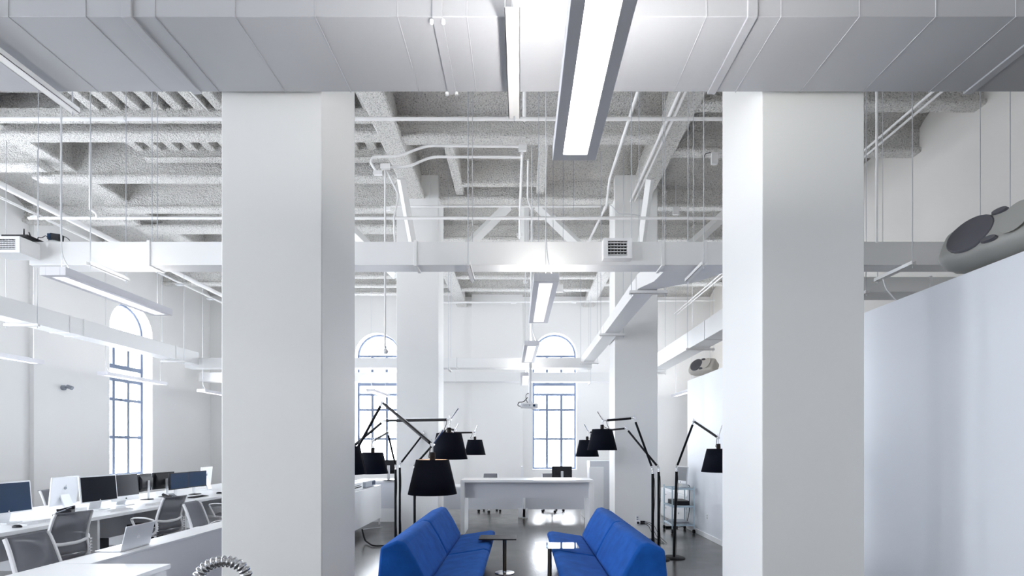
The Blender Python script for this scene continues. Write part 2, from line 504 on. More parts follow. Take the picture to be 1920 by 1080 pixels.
for zn, (x0, x1, ys) in ZONES.items():
    for y in ys:
        xs = -8.37 if zn == 'middle' and y == 8.72 else -8.1 if zn == 'middle' and y > 9 else x0
        rough_grid_ibeam('ceiling_beam', xs, (x1, y), 'x', .21 if y != 10.75 else .36, .12)
    vb = MB(); yy = [YF] + ys + [YB]
    for i in range(len(yy) - 1):
        if zn == 'middle' and 4.3 < yy[i] < 8.7: continue
        vb.grid(vault(x0 - .1, x1 + .1, yy[i], yy[i + 1], .28 if zn == 'middle' else 0))
    struct(vb.build('ceiling_vault', 'spray', smooth=True, solid=.03))
# ribbed deck in the middle-left bays: deep ribs running into the room
for (y0, y1, hb) in ((4.4, 7.2, 4.78), (7.52, 8.45, 4.93)):
    rb = MB()
    rb.box(G0, GL, y0, y1, EYE + 5.30, EYE + 5.36)
    x = -6.45
    while x < GL - .15:
        rb.prism([(x, EYE + hb), (x + .15, EYE + hb), (x + .17, EYE + 5.32), (x - .02, EYE + 5.32)], y0, y1, 'y')
        x += .30
    rb.box(G0, -6.6, y0, y1, EYE + hb + .25, EYE + 5.32)
    struct(rb.build('ceiling_ribs', 'spray', bevel=.012))
rough_grid_ibeam('ceiling_beam', G0 + .1, (GL - .1, 7.26), 'x', .12, .12, EYE + 4.66, EYE + 4.82, ft=.06)
rough_grid_ibeam('ceiling_beam', -6.3, (GL - .1, 8.48), 'x', .14, .10, EYE + 4.78, EYE + 5.35, ft=.03)
for x0, y0, y1 in ((-1.13, 7.68, 9.4), (.36, 7.68, 9.4)):
    rough_grid_ibeam('ceiling_joist', y0, (y1, x0), 'y', .16, .13, EYE + 4.66, EYE + 5.2)
rough_grid_ibeam('ceiling_joist', -1.1, (.4, 9.05), 'x', .12, .10, EYE + 4.66, EYE + 5.2)

# ------------------------------------------------------------------ air ducts
def E(h): return EYE + h
def duct_x(name, x0, x1, y0, y1, z0, z1, label, seams=(), folds=(), m='duct', group=None, sw=.05):
    t = thing(name, label, 'air duct', ((x0 + x1) / 2, (y0 + y1) / 2, z0), 0, group)
    MB().box(x0, x1, y0, y1, z0, z1).build('duct_body', m, t, bevel=.004)
    for s in seams:
        MB().box(s - sw / 2, s + sw / 2, y0 - .012, y1 + .012, z0 - .012, z1 + .012).build('duct_flange', m, t, bevel=.003)
    if folds:
        for s in folds:
            MB().box(s - .004, s + .004, y0 - .0035, y1 + .0035, z0 - .0035, z1 + .0035).build('duct_seam', m, t, bevel=.0015, seg=1)
    return t
fx = [(v - CX) / 804 * 2.56 for v in (15, 160, 290, 440, 590, 745, 875, 1180, 1325, 1465, 1612, 1755, 1905)]
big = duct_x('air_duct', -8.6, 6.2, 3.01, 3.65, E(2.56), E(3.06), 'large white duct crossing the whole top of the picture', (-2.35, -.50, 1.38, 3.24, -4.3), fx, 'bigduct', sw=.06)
for sx in (-.535, -.465):   # bolts on the flange near the middle
    for yy in (3.02, 3.64):
        MB().lathe([(0, -.02), (.012, -.02), (.012, .0), (0, .0)], 8, T(sx, yy, E(2.56) - .012)).build('flange_bolt', 'pipe', big)

mid = duct_x('air_duct', -5.32, 6.2, 5.45, 5.67, E(1.95), E(2.203), 'long white duct running across the room in front of the rear pillars',
             [(v - CX) * 5.45 / FPX for v in (279, 779, 1243, 1322)], sw=.035)
def vent_box(t, xc, w, z0, z1, y0, dep):
    b = MB()
    b.box(xc - w / 2, xc + w / 2, y0 - dep, y0, z0, z0 + .02); b.box(xc - w / 2, xc + w / 2, y0 - dep, y0, z1 - .02, z1)
    b.box(xc - w / 2, xc - w / 2 + .05, y0 - dep, y0, z0 + .02, z1 - .02); b.box(xc + w / 2 - .05, xc + w / 2, y0 - dep, y0, z0 + .02, z1 - .02)
    o = b.build('vent_box', 'duct', t, bevel=.002)
    MB().box(xc - w / 2 + .052, xc + w / 2 - .052, y0 - dep + .035, y0 - .021, z0 + .021, z1 - .021).build('vent_throat', 'black', o)
    g = MB(); n = 5
    for i in range(n):
        z = z0 + .045 + (z1 - z0 - .09) * i / (n - 1)
        g.box(xc - w / 2 + .05, xc + w / 2 - .05, y0 - dep + .002, y0 - dep + .03, z - .0025, z + .0025)
    k = int((w - .1) / .03)
    for i in range(k + 1):
        x = xc - w / 2 + .05 + (w - .1) * i / k
        g.box(x - .001, x + .001, y0 - dep + .02, y0 - dep + .033, z0 + .02, z1 - .02)
    g.box(xc - w / 2 + .0, xc + w / 2, y0 - dep - .004, y0 - dep + .004, z1 - .03, z1)
    g.box(xc - w / 2 + .0, xc + w / 2, y0 - dep - .004, y0 - dep + .004, z0, z0 + .03)
    g.box(xc - w / 2 + .0, xc - w / 2 + .045, y0 - dep - .004, y0 - dep + .004, z0 + .03, z1 - .03)
    g.box(xc + w / 2 - .045, xc + w / 2, y0 - dep - .004, y0 - dep + .004, z0 + .03, z1 - .03)
    g.build('vent_grille', 'fixwhite', o)
vent_box(mid, (1160 - CX) * 5.3 / FPX, .305, E(1.985), E(2.20), 5.45, .10)
vent_box(mid, -5.36, .32, E(2.0), E(2.17), 5.45, .22)

def duct_run(label, rings, m='duct', name='air_duct', flanges=()):
    """duct given by rings (y, x0, x1, z0, z1)"""
    t = thing(name, label, 'air duct', ((rings[0][1] + rings[0][2]) / 2, rings[0][0], rings[0][3]))
    mb = MB()
    for (y, x0, x1, z0, z1) in rings:
        mb.v += [(x0, y, z0), (x1, y, z0), (x1, y, z1), (x0, y, z1)]
    for i in range(len(rings) - 1):
        for j in range(4):
            a = i * 4 + j; b = i * 4 + (j + 1) % 4
            mb.f.append((a, b, b + 4, a + 4))
    mb.f.append((0, 1, 2, 3)); k = 4 * (len(rings) - 1); mb.f.append((k + 3, k + 2, k + 1, k))
    mb.build('duct_body', m, t, bevel=.003)
    for (y, x0, x1, z0, z1) in flanges:
        MB().box(x0 - .01, x1 + .01, y - .014, y + .014, z0 - .01, z1 + .01).build('duct_flange', m, t, bevel=.002)
    return t
z0 = E(1.95)
duct_run('white branch duct running to the back wall beside the right rear pillar',
         [(5.67, 1.60, 2.30, z0, E(2.20)), (6.0, 1.58, 2.12, z0, E(2.18)), (6.28, 1.455, 1.705, z0, E(2.14)), (12.2, 1.455, 1.70, z0, E(2.12))],
         flanges=[(6.36, 1.455, 1.705, z0, E(2.13)), (8.9, 1.455, 1.705, z0, E(2.12))])
duct_run('white duct running to the back wall above the tall partition',
         [(5.67, 3.38, 3.75, z0, E(2.3)), (13.7, 3.38, 3.75, z0, E(2.3))],
         flanges=[(y, 3.38, 3.75, z0, E(2.3)) for y in (7.9, 9.3, 12.9)])
duct_run('grey-shaded white duct running down the left side above the office desks',
         [(4.2, -8.14, -7.80, z0, E(2.245)), (12.2, -8.14, -7.80, z0, E(2.245))],
         flanges=[(y, -8.14, -7.80, z0, E(2.245)) for y in (8.72, 9.0, 11.4)])
duct_x('air_duct', -8.14, 1.72, 12.2, 12.5, E(1.88), E(2.12), 'thin white cross duct in front of the arched windows, upper of the two', [(v - CX) * 12.2 / FPX for v in (855,)], sw=.03)
duct_x('air_duct', -9.85, 2.95, 15.4, 15.7, E(1.95), E(2.23), 'thin white cross duct near the back wall, lower of the two', [-2.0], sw=.03)
duct_x('air_duct', 3.95, 6.2, 6.4, 6.77, E(1.95), E(2.14), 'short shaded duct behind the long duct over the right partition', [5.2], sw=.03)

# trapeze hangers: a channel under the duct and two rods up to the ceiling
def channel(mb, p, q, w=.041, h=.041):
    """open strut channel from p to q (axis aligned)"""
    p, q = Vector(p), Vector(q); d = (q - p)
    if abs(d.x) > abs(d.y):
        y = p.y; x0, x1 = p.x, q.x; z = p.z
        mb.box(x0, x1, y - w / 2, y + w / 2, z, z + .004); mb.box(x0, x1, y - w / 2, y - w / 2 + .004, z, z + h); mb.box(x0, x1, y + w / 2 - .004, y + w / 2, z, z + h)
    else:
        x = p.x; y0, y1 = p.y, q.y; z = p.z
        mb.box(x - w / 2, x + w / 2, y0, y1, z, z + .004); mb.box(x - w / 2, x - w / 2 + .004, y0, y1, z, z + h); mb.box(x + w / 2 - .004, x + w / 2, y0, y1, z, z + h)
def hanger(p, q, label, w=.041, group=None, ztop=ZK + .33, r=.005):
    t = thing('duct_hanger', label, 'hanger', ((p[0] + q[0]) / 2, (p[1] + q[1]) / 2, p[2]), 0, group)
    mb = MB(); channel(mb, p, q, w); mb.build('channel', 'pipe', t)
    p, q = Vector(p), Vector(q); d = (q - p).normalized() * .025
    for e in (p + d, q - d):
        MB().tube([(e.x, e.y, e.z - .03), (e.x, e.y, ztop)], r, 6).build('rod', 'rod', t)
    return t
hz = E(2.56) - .06
hanger((-3.36, 2.80, hz), (-3.36, 3.80, hz), 'channel hanger under the large top duct at the far left', .07)
hanger((-.05, 2.82, hz - .05), (-.05, 3.78, hz - .05), 'bright white channel hanger under the large top duct beside the big lamp', .085)
hanger((4.05, 2.80, hz), (4.05, 3.80, hz), 'channel hanger under the large top duct at the far right')
hz = E(1.95) - .055
hanger((-.56, 5.30, hz), (-.56, 5.83, hz), 'small channel hanger under the long duct, left of the lit pendant', .05)
hanger((1.93, 5.30, hz), (1.93, 5.85, hz), 'small channel hanger under the long duct beside the right front pillar', .06)
hanger((-4.55, 5.30, hz), (-4.55, 5.83, hz), 'white channel hanger under the left end of the long duct', .05)
hanger((4.12, 5.28, hz), (4.12, 5.85, hz), 'slanting-looking channel hanger under the long duct over the partition', .05)
hz = E(1.95) - .05
for Y, nm in ((6.33, 'nearest'), (8.75, 'middle'), (11.7, 'farthest')):
    hanger((1.36, Y, hz), (1.83 if Y < 7 else 1.80, Y, hz), 'crosswise channel under the branch duct by the rear pillar, %s of three' % nm, .05)
for Y, nm in ((8.0, 'nearest'), (10.07, 'middle'), (13.4, 'farthest')):
    hanger((3.30, Y, hz), (3.86, Y, hz), 'crosswise channel under the duct above the partition, %s of three' % nm)
for Y, nm in ((8.05, 'nearest'), (11.55, 'farther')):
    hanger((-8.25, Y, hz), (-7.70, Y, hz), 'crosswise channel under the left side duct, %s of two' % nm)
hanger((4.33, 6.3, hz), (4.33, 6.85, hz), 'small channel hanger under the short shaded duct by the right pillar')
hanger((-1.75, 12.1, E(1.88) - .05), (-1.75, 12.6, E(1.88) - .05), 'tiny channel hanger under the upper thin cross duct')
hanger((1.72 + .4, 15.3, hz), (2.12, 15.8, hz), 'tiny channel hanger under the lower thin cross duct')

# ------------------------------------------------------------------ pipes and conduits
def pipe(pts, r, label, cat='pipe', m='pipe', name='pipe', n=10, couplings=(), group=None):
    if not couplings:
        o = MB().tube(pts, r, n).build(name, m, smooth=True)
        return tag(o, label, cat, group)
    t = thing(name, label, cat, pts[0], 0, group)
    MB().tube(pts, r, n).build('pipe_body', m, t, smooth=True)
    for (p, q) in couplings:
        MB().tube([p, q], r * 1.35, n).build('pipe_coupling', m, t, smooth=True)
    return t
def smooth_path(pts, rad=.08, n=5):
    out = [Vector(pts[0])]
    for i in range(1, len(pts) - 1):
        a, b, c = Vector(pts[i - 1]), Vector(pts[i]), Vector(pts[i + 1])
        r = min(rad, (a - b).length * .45, (c - b).length * .45)
        p = b + (a - b).normalized() * r; q = b + (c - b).normalized() * r
        for k in range(n + 1):
            t = k / n
            out.append(p.lerp(b, t).lerp(b.lerp(q, t), t))
    out.append(Vector(pts[-1]))
    return out
zp = E(4.275)
cpx = at(228, 227, 6.6)[0]
pipe([(XL, 6.6, zp), (3.45, 6.6, zp)], .024, 'white sprinkler pipe crossing the whole ceiling below the large duct', couplings=[((cpx - .05, 6.6, zp), (cpx + .05, 6.6, zp))])
pipe([(-8.4, 8.6, at(0, 409, 8.6)[2]), (3.9, 8.6, at(0, 409, 8.6)[2])], .026, 'white pipe crossing just above the long middle duct')
pipe([at(733, 387, 8.9), at(1128, 387, 8.9)], .017, 'thin white conduit crossing just above the other pipe in the centre', 'conduit', name='conduit')
pipe([at(831, 567, 15.9), at(1340, 563, 15.9)], .035, 'white pipe along the top of the back wall', couplings=[(at(958, 567, 15.9), at(968, 567, 15.9)), (at(1072, 566, 15.9), at(1080, 566, 15.9))])
pipe([(-8.3, 4.2, E(4.16)), (-8.3, 16.4, E(4.16))], .052, 'thick white pipe running down the left side under the ceiling')
trr = thing('cable_track', 'white multi-rail track above the partition running under the ceiling', 'conduit', (5.0, 4.2, E(4.28)))
for dx, dz in ((0, 0), (.06, .05), (.11, .0)):
    MB().tube([(4.98 + dx, 4.2, E(4.28) + dz), (4.98 + dx, 16.4, E(4.28) + dz)], .016, 8).build('rail', 'pipe', trr, smooth=True)
trk = thing('cable_track', 'thin double white track running beside the thick left pipe', 'conduit', (-8.25, 4.2, E(3.98)))
for dx, dz in ((0, 0), (.07, -.05)):
    MB().tube([(-8.3 + dx, 4.2, E(3.96) + dz), (-8.3 + dx, 16.4, E(3.96) + dz)], .014, 8).build('rail', 'pipe', trk, smooth=True)
for Y in (6.2, 7.4, 8.6, 9.8, 11.0, 12.2, 13.4):
    MB().box(-8.33, -8.2, Y - .05, Y + .05, E(3.87), E(3.90)).build('bracket', 'rod', trk)
pipe([(2.02, 4.4, E(4.50)), (2.02, 9.6, E(4.50))], .022, 'white conduit clamped along the left edge of the right girder, outer one', 'conduit', name='conduit')
pipe([(2.10, 4.4, E(4.515)), (2.10, 9.6, E(4.515))], .022, 'white conduit clamped along the underside of the right girder, inner one', 'conduit', name='conduit')
q = at(1137, 385, 9.1)
pipe([(1.42, 4.5, E(4.33)), (1.44, 8.2, E(4.33)), (q[0], 9.1, q[2]), at(1095, 470, 10.2)], .022, 'white pipe slanting down from the big duct toward the vent box', couplings=[(at(1137, 385, 9.1), at(1133, 393, 9.25))])
pipe([(.045, 4.6, E(4.42)), (.045, 6.85, E(4.42))], .026, 'white conduit running away from the big duct to the upper junction box', 'conduit', name='conduit')
Yc = 7.2
pipe(smooth_path([at(974, 275, Yc), at(800, 273, Yc), at(748, 293, Yc), at(700, 294, Yc), at(694, 303, Yc), at(706, 322, Yc)], .12), .018, 'upper bent white conduit stepping down to the left', 'conduit', name='conduit', n=8)
pipe(smooth_path([at(979, 285, Yc), at(979, 295, Yc), at(808, 294, Yc), at(766, 313, Yc), at(728, 313, Yc)], .12), .018, 'lower bent white conduit stepping down to the left', 'conduit', name='conduit', n=8)
p1_ = at(722, 320, Yc)
pipe([p1_, (p1_[0], Yc, at(722, 655, Yc)[2])], .014, 'thin white rod hanging down to the round sensor', 'rod', name='drop_rod')
b = at(723, 659, Yc)
sn = thing('hanging_sensor', 'small white ball hanging on a rod in front of the left arched window', 'sensor', b)
MB().lathe([(.0, -.04), (.022, -.034), (.037, -.016), (.04, 0), (.037, .016), (.022, .034), (.012, .05), (0, .05)], 16, T(*b)).build('sensor_ball', 'fixwhite', sn, smooth=True)
MB().lathe([(0, .04), (.014, .04), (.014, .075), (0, .075)], 10, T(*b)).build('sensor_cap', 'grey', sn, smooth=True)
pipe(smooth_path([at(726, 322, Yc), at(748, 366, Yc), at(738, 410, Yc), at(741, 470, Yc + .6)], .05), .015, 'white bent conduit dropping from the left junction box', 'conduit', name='conduit', n=8)
pipe([at(979, 288, 7.0), at(975, 395, 8.6), at(974, 447, 9.4)], .020, 'white conduit running back from the central junction box', 'conduit', name='conduit')
pipe(smooth_path([at(990, 300, 7.4), at(989, 372, 8.4), at(996, 392, 8.8)], .1), .014, 'short thin white conduit beside the projector pole', 'conduit', name='conduit')
def jbox(px, py, Y, w, h, label, d=.05, stem=False):
    x, y, z = at(px, py, Y)
    t = thing('junction_box', label, 'junction box', (x, y, z))
    MB().box(x - w / 2, x + w / 2, y - d / 2, y + d / 2, z - h / 2, z + h / 2).build('box_body', 'pipe', t, bevel=.004)
    MB().box(x - w / 2 - .004, x + w / 2 + .004, y - d / 2 - .004, y - d / 2, z - h / 2 - .004, z + h / 2 + .004).build('cover_plate', 'pipe', t, bevel=.001)
    if stem: MB().tube([(x, y, z + h / 2), (x, y, ZK + .05)], .010, 8).build('stem', 'pipe', t, smooth=True)
    return t
jbox(980, 278, 7.15, .11, .08, 'white junction box where the bent conduits start')
jbox(709, 325, 7.15, .12, .05, 'white junction box at the left end of the upper bent conduit')
jbox(723, 313, 7.15, .13, .06, 'white junction box at the left end of the lower bent conduit')
jbox(727, 392, 7.3, .09, .045, 'small white junction box above the left rear pillar')
jbox(974, 441, 9.4, .10, .05, 'small white junction box just above the middle duct')
jbox(1339, 298, 7.85, .09, .17, 'grey box on the ceiling beam beside the right front pillar')
jbox(1267, 396, 9.6, .11, .14, 'small box with a lens on the beam above the right rear pillar', stem=True)
jbox(1048, 541, 13.6, .22, .2, 'small square box on the far ceiling beam beside the second pendant', stem=True)
jbox(985, 529, 13.0, .10, .05, 'tiny white box on the far ceiling left of the second pendant', stem=True)
# exposed black cable loops by the right girder
pipe(smooth_path([at(1134, 383, 9.1), at(1146, 384, 9.1), at(1160, 402, 9.1), at(1178, 401, 9.1), at(1200, 404, 9.1)], .2), .006, 'thin grey cable sagging in front of the right rear pillar top', 'cable', 'rod', 'cable', 6)
pipe(smooth_path([at(1320, 296, 7.8), at(1322, 288, 7.8), at(1333, 286, 7.8)], .1), .006, 'short black cable curl on the beam near the right pillar', 'cable', 'cable', 'cable', 6)

pipe([(-4.46, 4.4, E(4.77)), (-4.46, 7.19, E(4.77))], .014, 'thin white pipe running under the ribs at the upper left', 'pipe')
ex, ey, ez = at(172, 383, 8.5)
pipe(smooth_path([(ex - .02, 8.5, ZK), (ex - .02, 8.5, ez), (ex - .02, 8.5, at(0, 392, 8.5)[2]), at(181, 400, 8.5), at(182, 408, 8.55)], .06), .022, 'short bent white pipe dropping to the crossing pipe at the left', 'pipe')
for (wx, wy, wl) in ((1037, 450, 'leftmost of three'), (1056, 452, 'middle of three'), (1075, 395, 'rightmost of three')):
    wb = at(wx, wy, 8.8)
    tag(MB().tube([(wb[0], 8.8, ZK + .03), wb], .0035, 5).build('hanging_wire', 'grey'), 'short thin wire from the vault right of the central conduits, %s' % wl, 'wire')
for (wx, wy, wn) in ((805, 372, 'left of the long wires'), (840, 400, 'just right of the left rear pillar top')):
    wb = at(wx, wy, 8.8)
    tag(MB().tube([(wb[0], 8.8, ZK + .03), wb], .0035, 5).build('hanging_wire', 'rod'), 'short thin wire from the vault, %s' % wn, 'wire')

pipe(smooth_path([(4.12, 5.74, hz), (4.14, 5.72, hz - .12), (4.22, 5.7, hz - .24), (4.42, 5.7, hz - .42)], .1), .007, 'white cable drooping from the channel hanger over the partition', 'cable', 'cablewhite', 'cable', 6)
# diagonal steel braces
def brace(p, q, w, label, d=None):
    o = MB().tube([p, q], w / 2 * 1.35, 4, flat=(1, 1)).build('diagonal_brace', 'pillar', bevel=.004)
    return tag(o, label, 'brace', None)
brace(at(752, 335, 8.3), at(779, 485, 9.24), .11, 'white steel brace leaning on the left rear pillar')
brace(at(1219, 335, 8.3), at(1199, 485, 9.24), .11, 'white steel brace leaning on the right rear pillar')
brace(at(1008, 386, 9.75), at(1136, 510, 9.75), .15, 'white diagonal brace falling right toward the right rear pillar')
brace(at(953, 386, 9.75), at(838, 499.4, 9.75), .15, 'white diagonal brace falling left toward the left rear pillar')
brace(at(640, 412, 9.75), at(744, 516, 9.75), .15, 'white diagonal brace half hidden behind the left front pillar')
brace(at(1364, 398, 9.75), at(1231, 519, 9.75), .15, 'white diagonal brace half hidden behind the right front pillar')
brace((.06, 9.76, at(0, 384, 9.75)[2]), (.06, 9.76, at(0, 470, 9.75)[2]), .14, 'short white post between the two central braces')
# thin loose wires
def wire(px, y0, y1, Y, label, r=.004, m='rod'):
    b_ = at(px, y1, Y); a = (b_[0], Y, ZK + .33) if not y0 else at(px, y0, Y)
    return tag(MB().tube([a, b_], r, 5).build('hanging_wire', m), label, 'wire', None)
for px, y1, Y, lb in ((1198, 512, 6.0, 'thin wire down to the branch duct, left of three by the right pillar'),
                      (1243, 500, 5.9, 'thin wire in front of the right rear pillar edge'),
                      (1300, 505, 5.75, 'thin wire between the right girder and the right front pillar'),
                      (72, 452, 5.9, 'thin wire at the far left reaching the long duct'),
                      (285, 455, 6.2, 'hair-thin wire left of the left front pillar'),
                      (1655, 505, 5.75, 'thin wire over the partition, second from the right front pillar'),
                      (1838, 440, 4.6, 'thin wire over the near loudspeaker'),
                      (1894, 425, 4.4, 'thin wire at the far right over the near loudspeaker')):
    wire(px, None, y1, Y, lb)
wire(1644, None, 456, 5.2, 'thick pale rod beside the right front pillar', .012, 'pipe')

# ------------------------------------------------------------------ pendant lights
def pendant(xc, y0, y1, label, h=1.53, w=.235, bright='glowsoft', group='linear pendant lights', cables=True, xe=None, th=.075):
    """long flat pendant from y0 to y1; xe the centre at the far end"""
    if xe is None: xe = xc
    zb = EYE + h; t = thing('pendant_light', label, 'pendant light', (xc, (y0 + y1) / 2, zb), 0, group)
    def X(y): return xc + (xe - xc) * (y - y0) / (y1 - y0)
    def slab(mb, a0, a1, s0, s1, z0, z1):
        vs = []
        for z in (z0, z1):
            for (y, s) in ((a0, s0), (a0, s1), (a1, s1), (a1, s0)): vs.append((X(y) + s, y, z))
        mb.add(vs, [(0, 3, 2, 1), (4, 5, 6, 7), (0, 1, 5, 4), (1, 2, 6, 5), (2, 3, 7, 6), (3, 0, 4, 7)])
    hw = w / 2; iw = w * .275; e = .055
    mb = MB()
    slab(mb, y0, y1, -hw, -iw, zb, zb + th); slab(mb, y0, y1, iw, hw, zb, zb + th)
    slab(mb, y0, y0 + e, -iw, iw, zb, zb + th); slab(mb, y1 - e, y1, -iw, iw, zb, zb + th)
    slab(mb, y0 + e, y1 - e, -iw, iw, zb + .045, zb + .055)
    mb.build('housing', 'fixture', t, bevel=.0015, seg=1)
    g = MB(); slab(g, y0 + e, y1 - e, -iw, iw, zb + .012, zb + .018); g.build('diffuser', bright, t)
    if bright == 'glowsoft' and y0 < 8:
        l = MB()
        n = int((y1 - y0 - 2 * e) / .03)
        for i in range(n):
            y = y0 + e + (y1 - y0 - 2 * e) * (i + .5) / n
            slab(l, y - .0015, y + .0015, -iw, iw, zb + .001, zb + .012)
        l.build('louvre', 'fixwhite', t)
    u = MB(); slab(u, y0 + e, y1 - e, -iw, iw, zb + th - .004, zb + th + .002); u.build('uplight_lens', 'upglow' if bright == 'glow' else 'uplow' if (-4.22 < xc < -4.2 or xc < -9) and y0 > 4 else 'upsoft', t)
    if cables:
        for y in (y0 + .09, y1 - .09):
            MB().tube([(X(y), y, zb + th), (X(y), y, ZK + .35)], .004, 6).build('suspension_wire', 'rod', t)
        c0 = Vector((X(y0) - .0, y0 + .08, zb + th)); 
        pts = smooth_path([(c0.x, c0.y, ZK + .35), (c0.x, c0.y, zb + .42), (c0.x + .02, c0.y - .01, zb + .2), (c0.x + .07, c0.y + .02, zb + th)], .12)
        MB().tube(pts, .0055, 6).build('power_cable', 'cablewhite', t, smooth=True)
    return t
pendant(.293, 1.05, 2.77, 'big lit pendant light pointing away below the large top duct', 1.565, bright='glow', xe=.291)
pendant(.235, 4.70, 6.32, 'second lit pendant light along the centre, just below the long duct', bright='glowsoft', xe=.215)
pendant(.165, 7.72, 9.35, 'third pendant along the centre, in front of the thin cross duct', bright='glowsoft', xe=.125)
pendant(.105, 11.1, 12.9, 'small far pendant along the centre beside the projector pole', bright='glowsoft', xe=.095)
pendant(-4.21, 4.53, 5.95, 'grey pendant light above the desks left of the left front pillar', bright='glowsoft', xe=-4.23)
pendant(-9.1, 7.9, 9.5, 'white pendant cut off by the left picture edge', bright='glowsoft')
pendant(-9.1, 10.95, 12.8, 'pale pendant in front of the left side window', bright='glowsoft')
pendant(-9.15, 14.4, 16.0, 'tiny pendant beside the left front pillar edge by the corner', bright='glowsoft')
pendant(-4.28, 14.3, 16.0, 'small pendant in front of the left arched back window', bright='glowsoft')
pendant(4.85, 14.2, 15.9, 'small pendant between the right rear pillar and the partition', bright='glowsoft')
pendant(.30, -3.4, -1.7, 'unseen pendant added behind the camera for fill light')  # this and the next two are unseen pendants added for extra light
pendant(-4.2, 1.3, 2.9, 'unseen pendant added past the left picture edge to light the ceiling')
pendant(-4.24, 7.72, 9.35, 'unseen pendant added behind the left front pillar to light the ceiling')

# ------------------------------------------------------------------ projector
def projector():
    x, y, z = at(992, 761, 9.6)
    t = thing('projector', 'white ceiling projector at the end of a long pole before the right arched window', 'projector', (x, y, z))
    m = T(x, y, z) @ rot('Y', math.radians(3))
    MB().box(-.17, .17, -.13, .15, -.045, .045, m).build('projector_body', 'paper', t, bevel=.02, seg=3)
    MB().lathe([(0, 0), (.045, 0), (.05, .05), (.035, .055), (0, .05)], 16, m @ T(.08, .15, 0) @ rot('X', -PI / 2)).build('lens', 'black', t, smooth=True)
    v = MB()
    for i in range(7):
        for j in range(3): v.box(-.12 + i * .017, -.109 + i * .017, -.133, -.129, -.022 + j * .016, -.012 + j * .016, m)
    v.box(.0, .02, -.133, -.129, -.02, .02, m)
    v.build('rear_ports', 'grey', t)
    MB().box(.07, .115, -.134, -.129, -.018, .022, m).build('blue_socket', 'screenblue', t)
    MB().lathe([(.09, .045), (.06, .07), (.035, .10), (.03, .13), (0, .13)], 14, m).build('mount', 'paper', t, smooth=True)
    MB().box(-.12, .12, -.05, .05, .045, .052, m).build('mount_plate', 'alu', t)
    MB().tube([(x + .012, y, z + .11), (x + .03, y, z + 1.2)], .028, 10).build('pole', 'fixwhite', t, smooth=True)
    MB().tube([(x + .03, y, z + .7), (x + .06, y, ZS)], .022, 10).build('upper_pole', 'fixwhite', t, smooth=True)
    MB().tube([(x + .0, y, z + 1.0), (x + .04, y, z + 1.18)], .036, 10).build('pole_collar', 'fixwhite', t, smooth=True)
    MB().tube(smooth_path([(x - .13, y - .12, z - .02), (x - .22, y - .12, z - .01), (x - .2, y - .12, z + .06), (x - .1, y - .05, z + .07), (x - .03, y, z + .16)], .06), .008, 8).build('power_cable', 'cable', t, smooth=True)
    MB().tube(smooth_path([(x - .03, y - .1, z + .05), (x - .06, y - .08, z + .12), (x - .06, y - .04, z + .22), (x + .02, y, z + .25)], .05), .006, 6).build('signal_cable', 'cable', t, smooth=True)
projector()

# ------------------------------------------------------------------ wall spotlight on the left wall
x, y, z = XL + .1, 11.1, 2.99
w = thing('wall_spotlight', 'small grey twin spotlight on the left wall', 'spotlight', (x, y, z))
MB().lathe([(.055, 0), (.055, .05), (.03, .06), (0, .06)], 14, T(x, y, z) @ rot('Y', PI / 2)).build('wall_plate', 'grey', w, smooth=True)
MB().tube([(x + .04, y, z), (x + .12, y, z + .01)], .015, 8).build('bracket_arm', 'grey', w, smooth=True)
MB().tube([(x + .10, y, z + .03), (x + .2, y + .02, z - .01)], [.04, .045], 12).build('spot_head', 'grey', w, smooth=True)

# ------------------------------------------------------------------ things on top of the middle duct
zt = E(2.203)
t = thing('network_box', 'flat black box lying on the duct above the left vent', 'router', (-5.35, 5.5, zt))
MB().box(-5.50, -5.22, 5.33, 5.62, zt + .0, zt + .028).build('box_body', 'blackplastic', t, bevel=.004)
t = thing('wireless_router', 'small white router with two upright black antennas on the duct', 'router', (-5.2, 5.5, zt))
MB().box(-5.33, -4.98, 5.5, 5.64, zt, zt + .018).build('router_body', 'paper', t, bevel=.005)
for (a, b_) in (((45, 451), (45, 429)), ((59, 450), (54, 435))):
    MB().tube([at(a[0], a[1], 5.48), at(b_[0], b_[1], 5.48)], [.013, .006], 8, flat=(1, .6)).build('antenna', 'blackplastic', t, smooth=True)
x, y, z = at(104, 451, 5.55)
t = thing('access_point', 'domed white access point on the duct under a black box', 'router', (x, y, zt))
MB().lathe([(.075, 0), (.07, .02), (.045, .04), (0, .045)], 18, T(x, y, zt)).build('dome', 'paper', t, smooth=True)
t = thing('black_device', 'tilted black and blue box standing on the white access point', 'device', (x, y, zt + .04))
MB().box(-.055, .055, -.03, .03, -.03, .035, T(x + .015, y, zt + .085) @ rot('Y', .12)).build('device_body', 'blackplastic', t, bevel=.004)
MB().box(-.022, .012, -.034, -.0, -.03, .032, T(x - .04, y, zt + .087)).build('device_label', 'screenblue', t, bevel=.002)
pipe(smooth_path([at(71, 449, 5.5), at(71, 445, 5.5), at(79, 446, 5.5), at(86, 441, 5.5), at(90, 447, 5.5), at(92, 451, 5.5)], .03), .004, 'thin black cable looping between the router and the access point', 'cable', 'cable', 'cable', 6)
pipe(smooth_path([at(112, 444, 5.5), at(124, 444, 5.5), at(131, 451, 5.5)], .05), .004, 'thin black cable falling right of the access point', 'cable', 'cable', 'cable', 6)

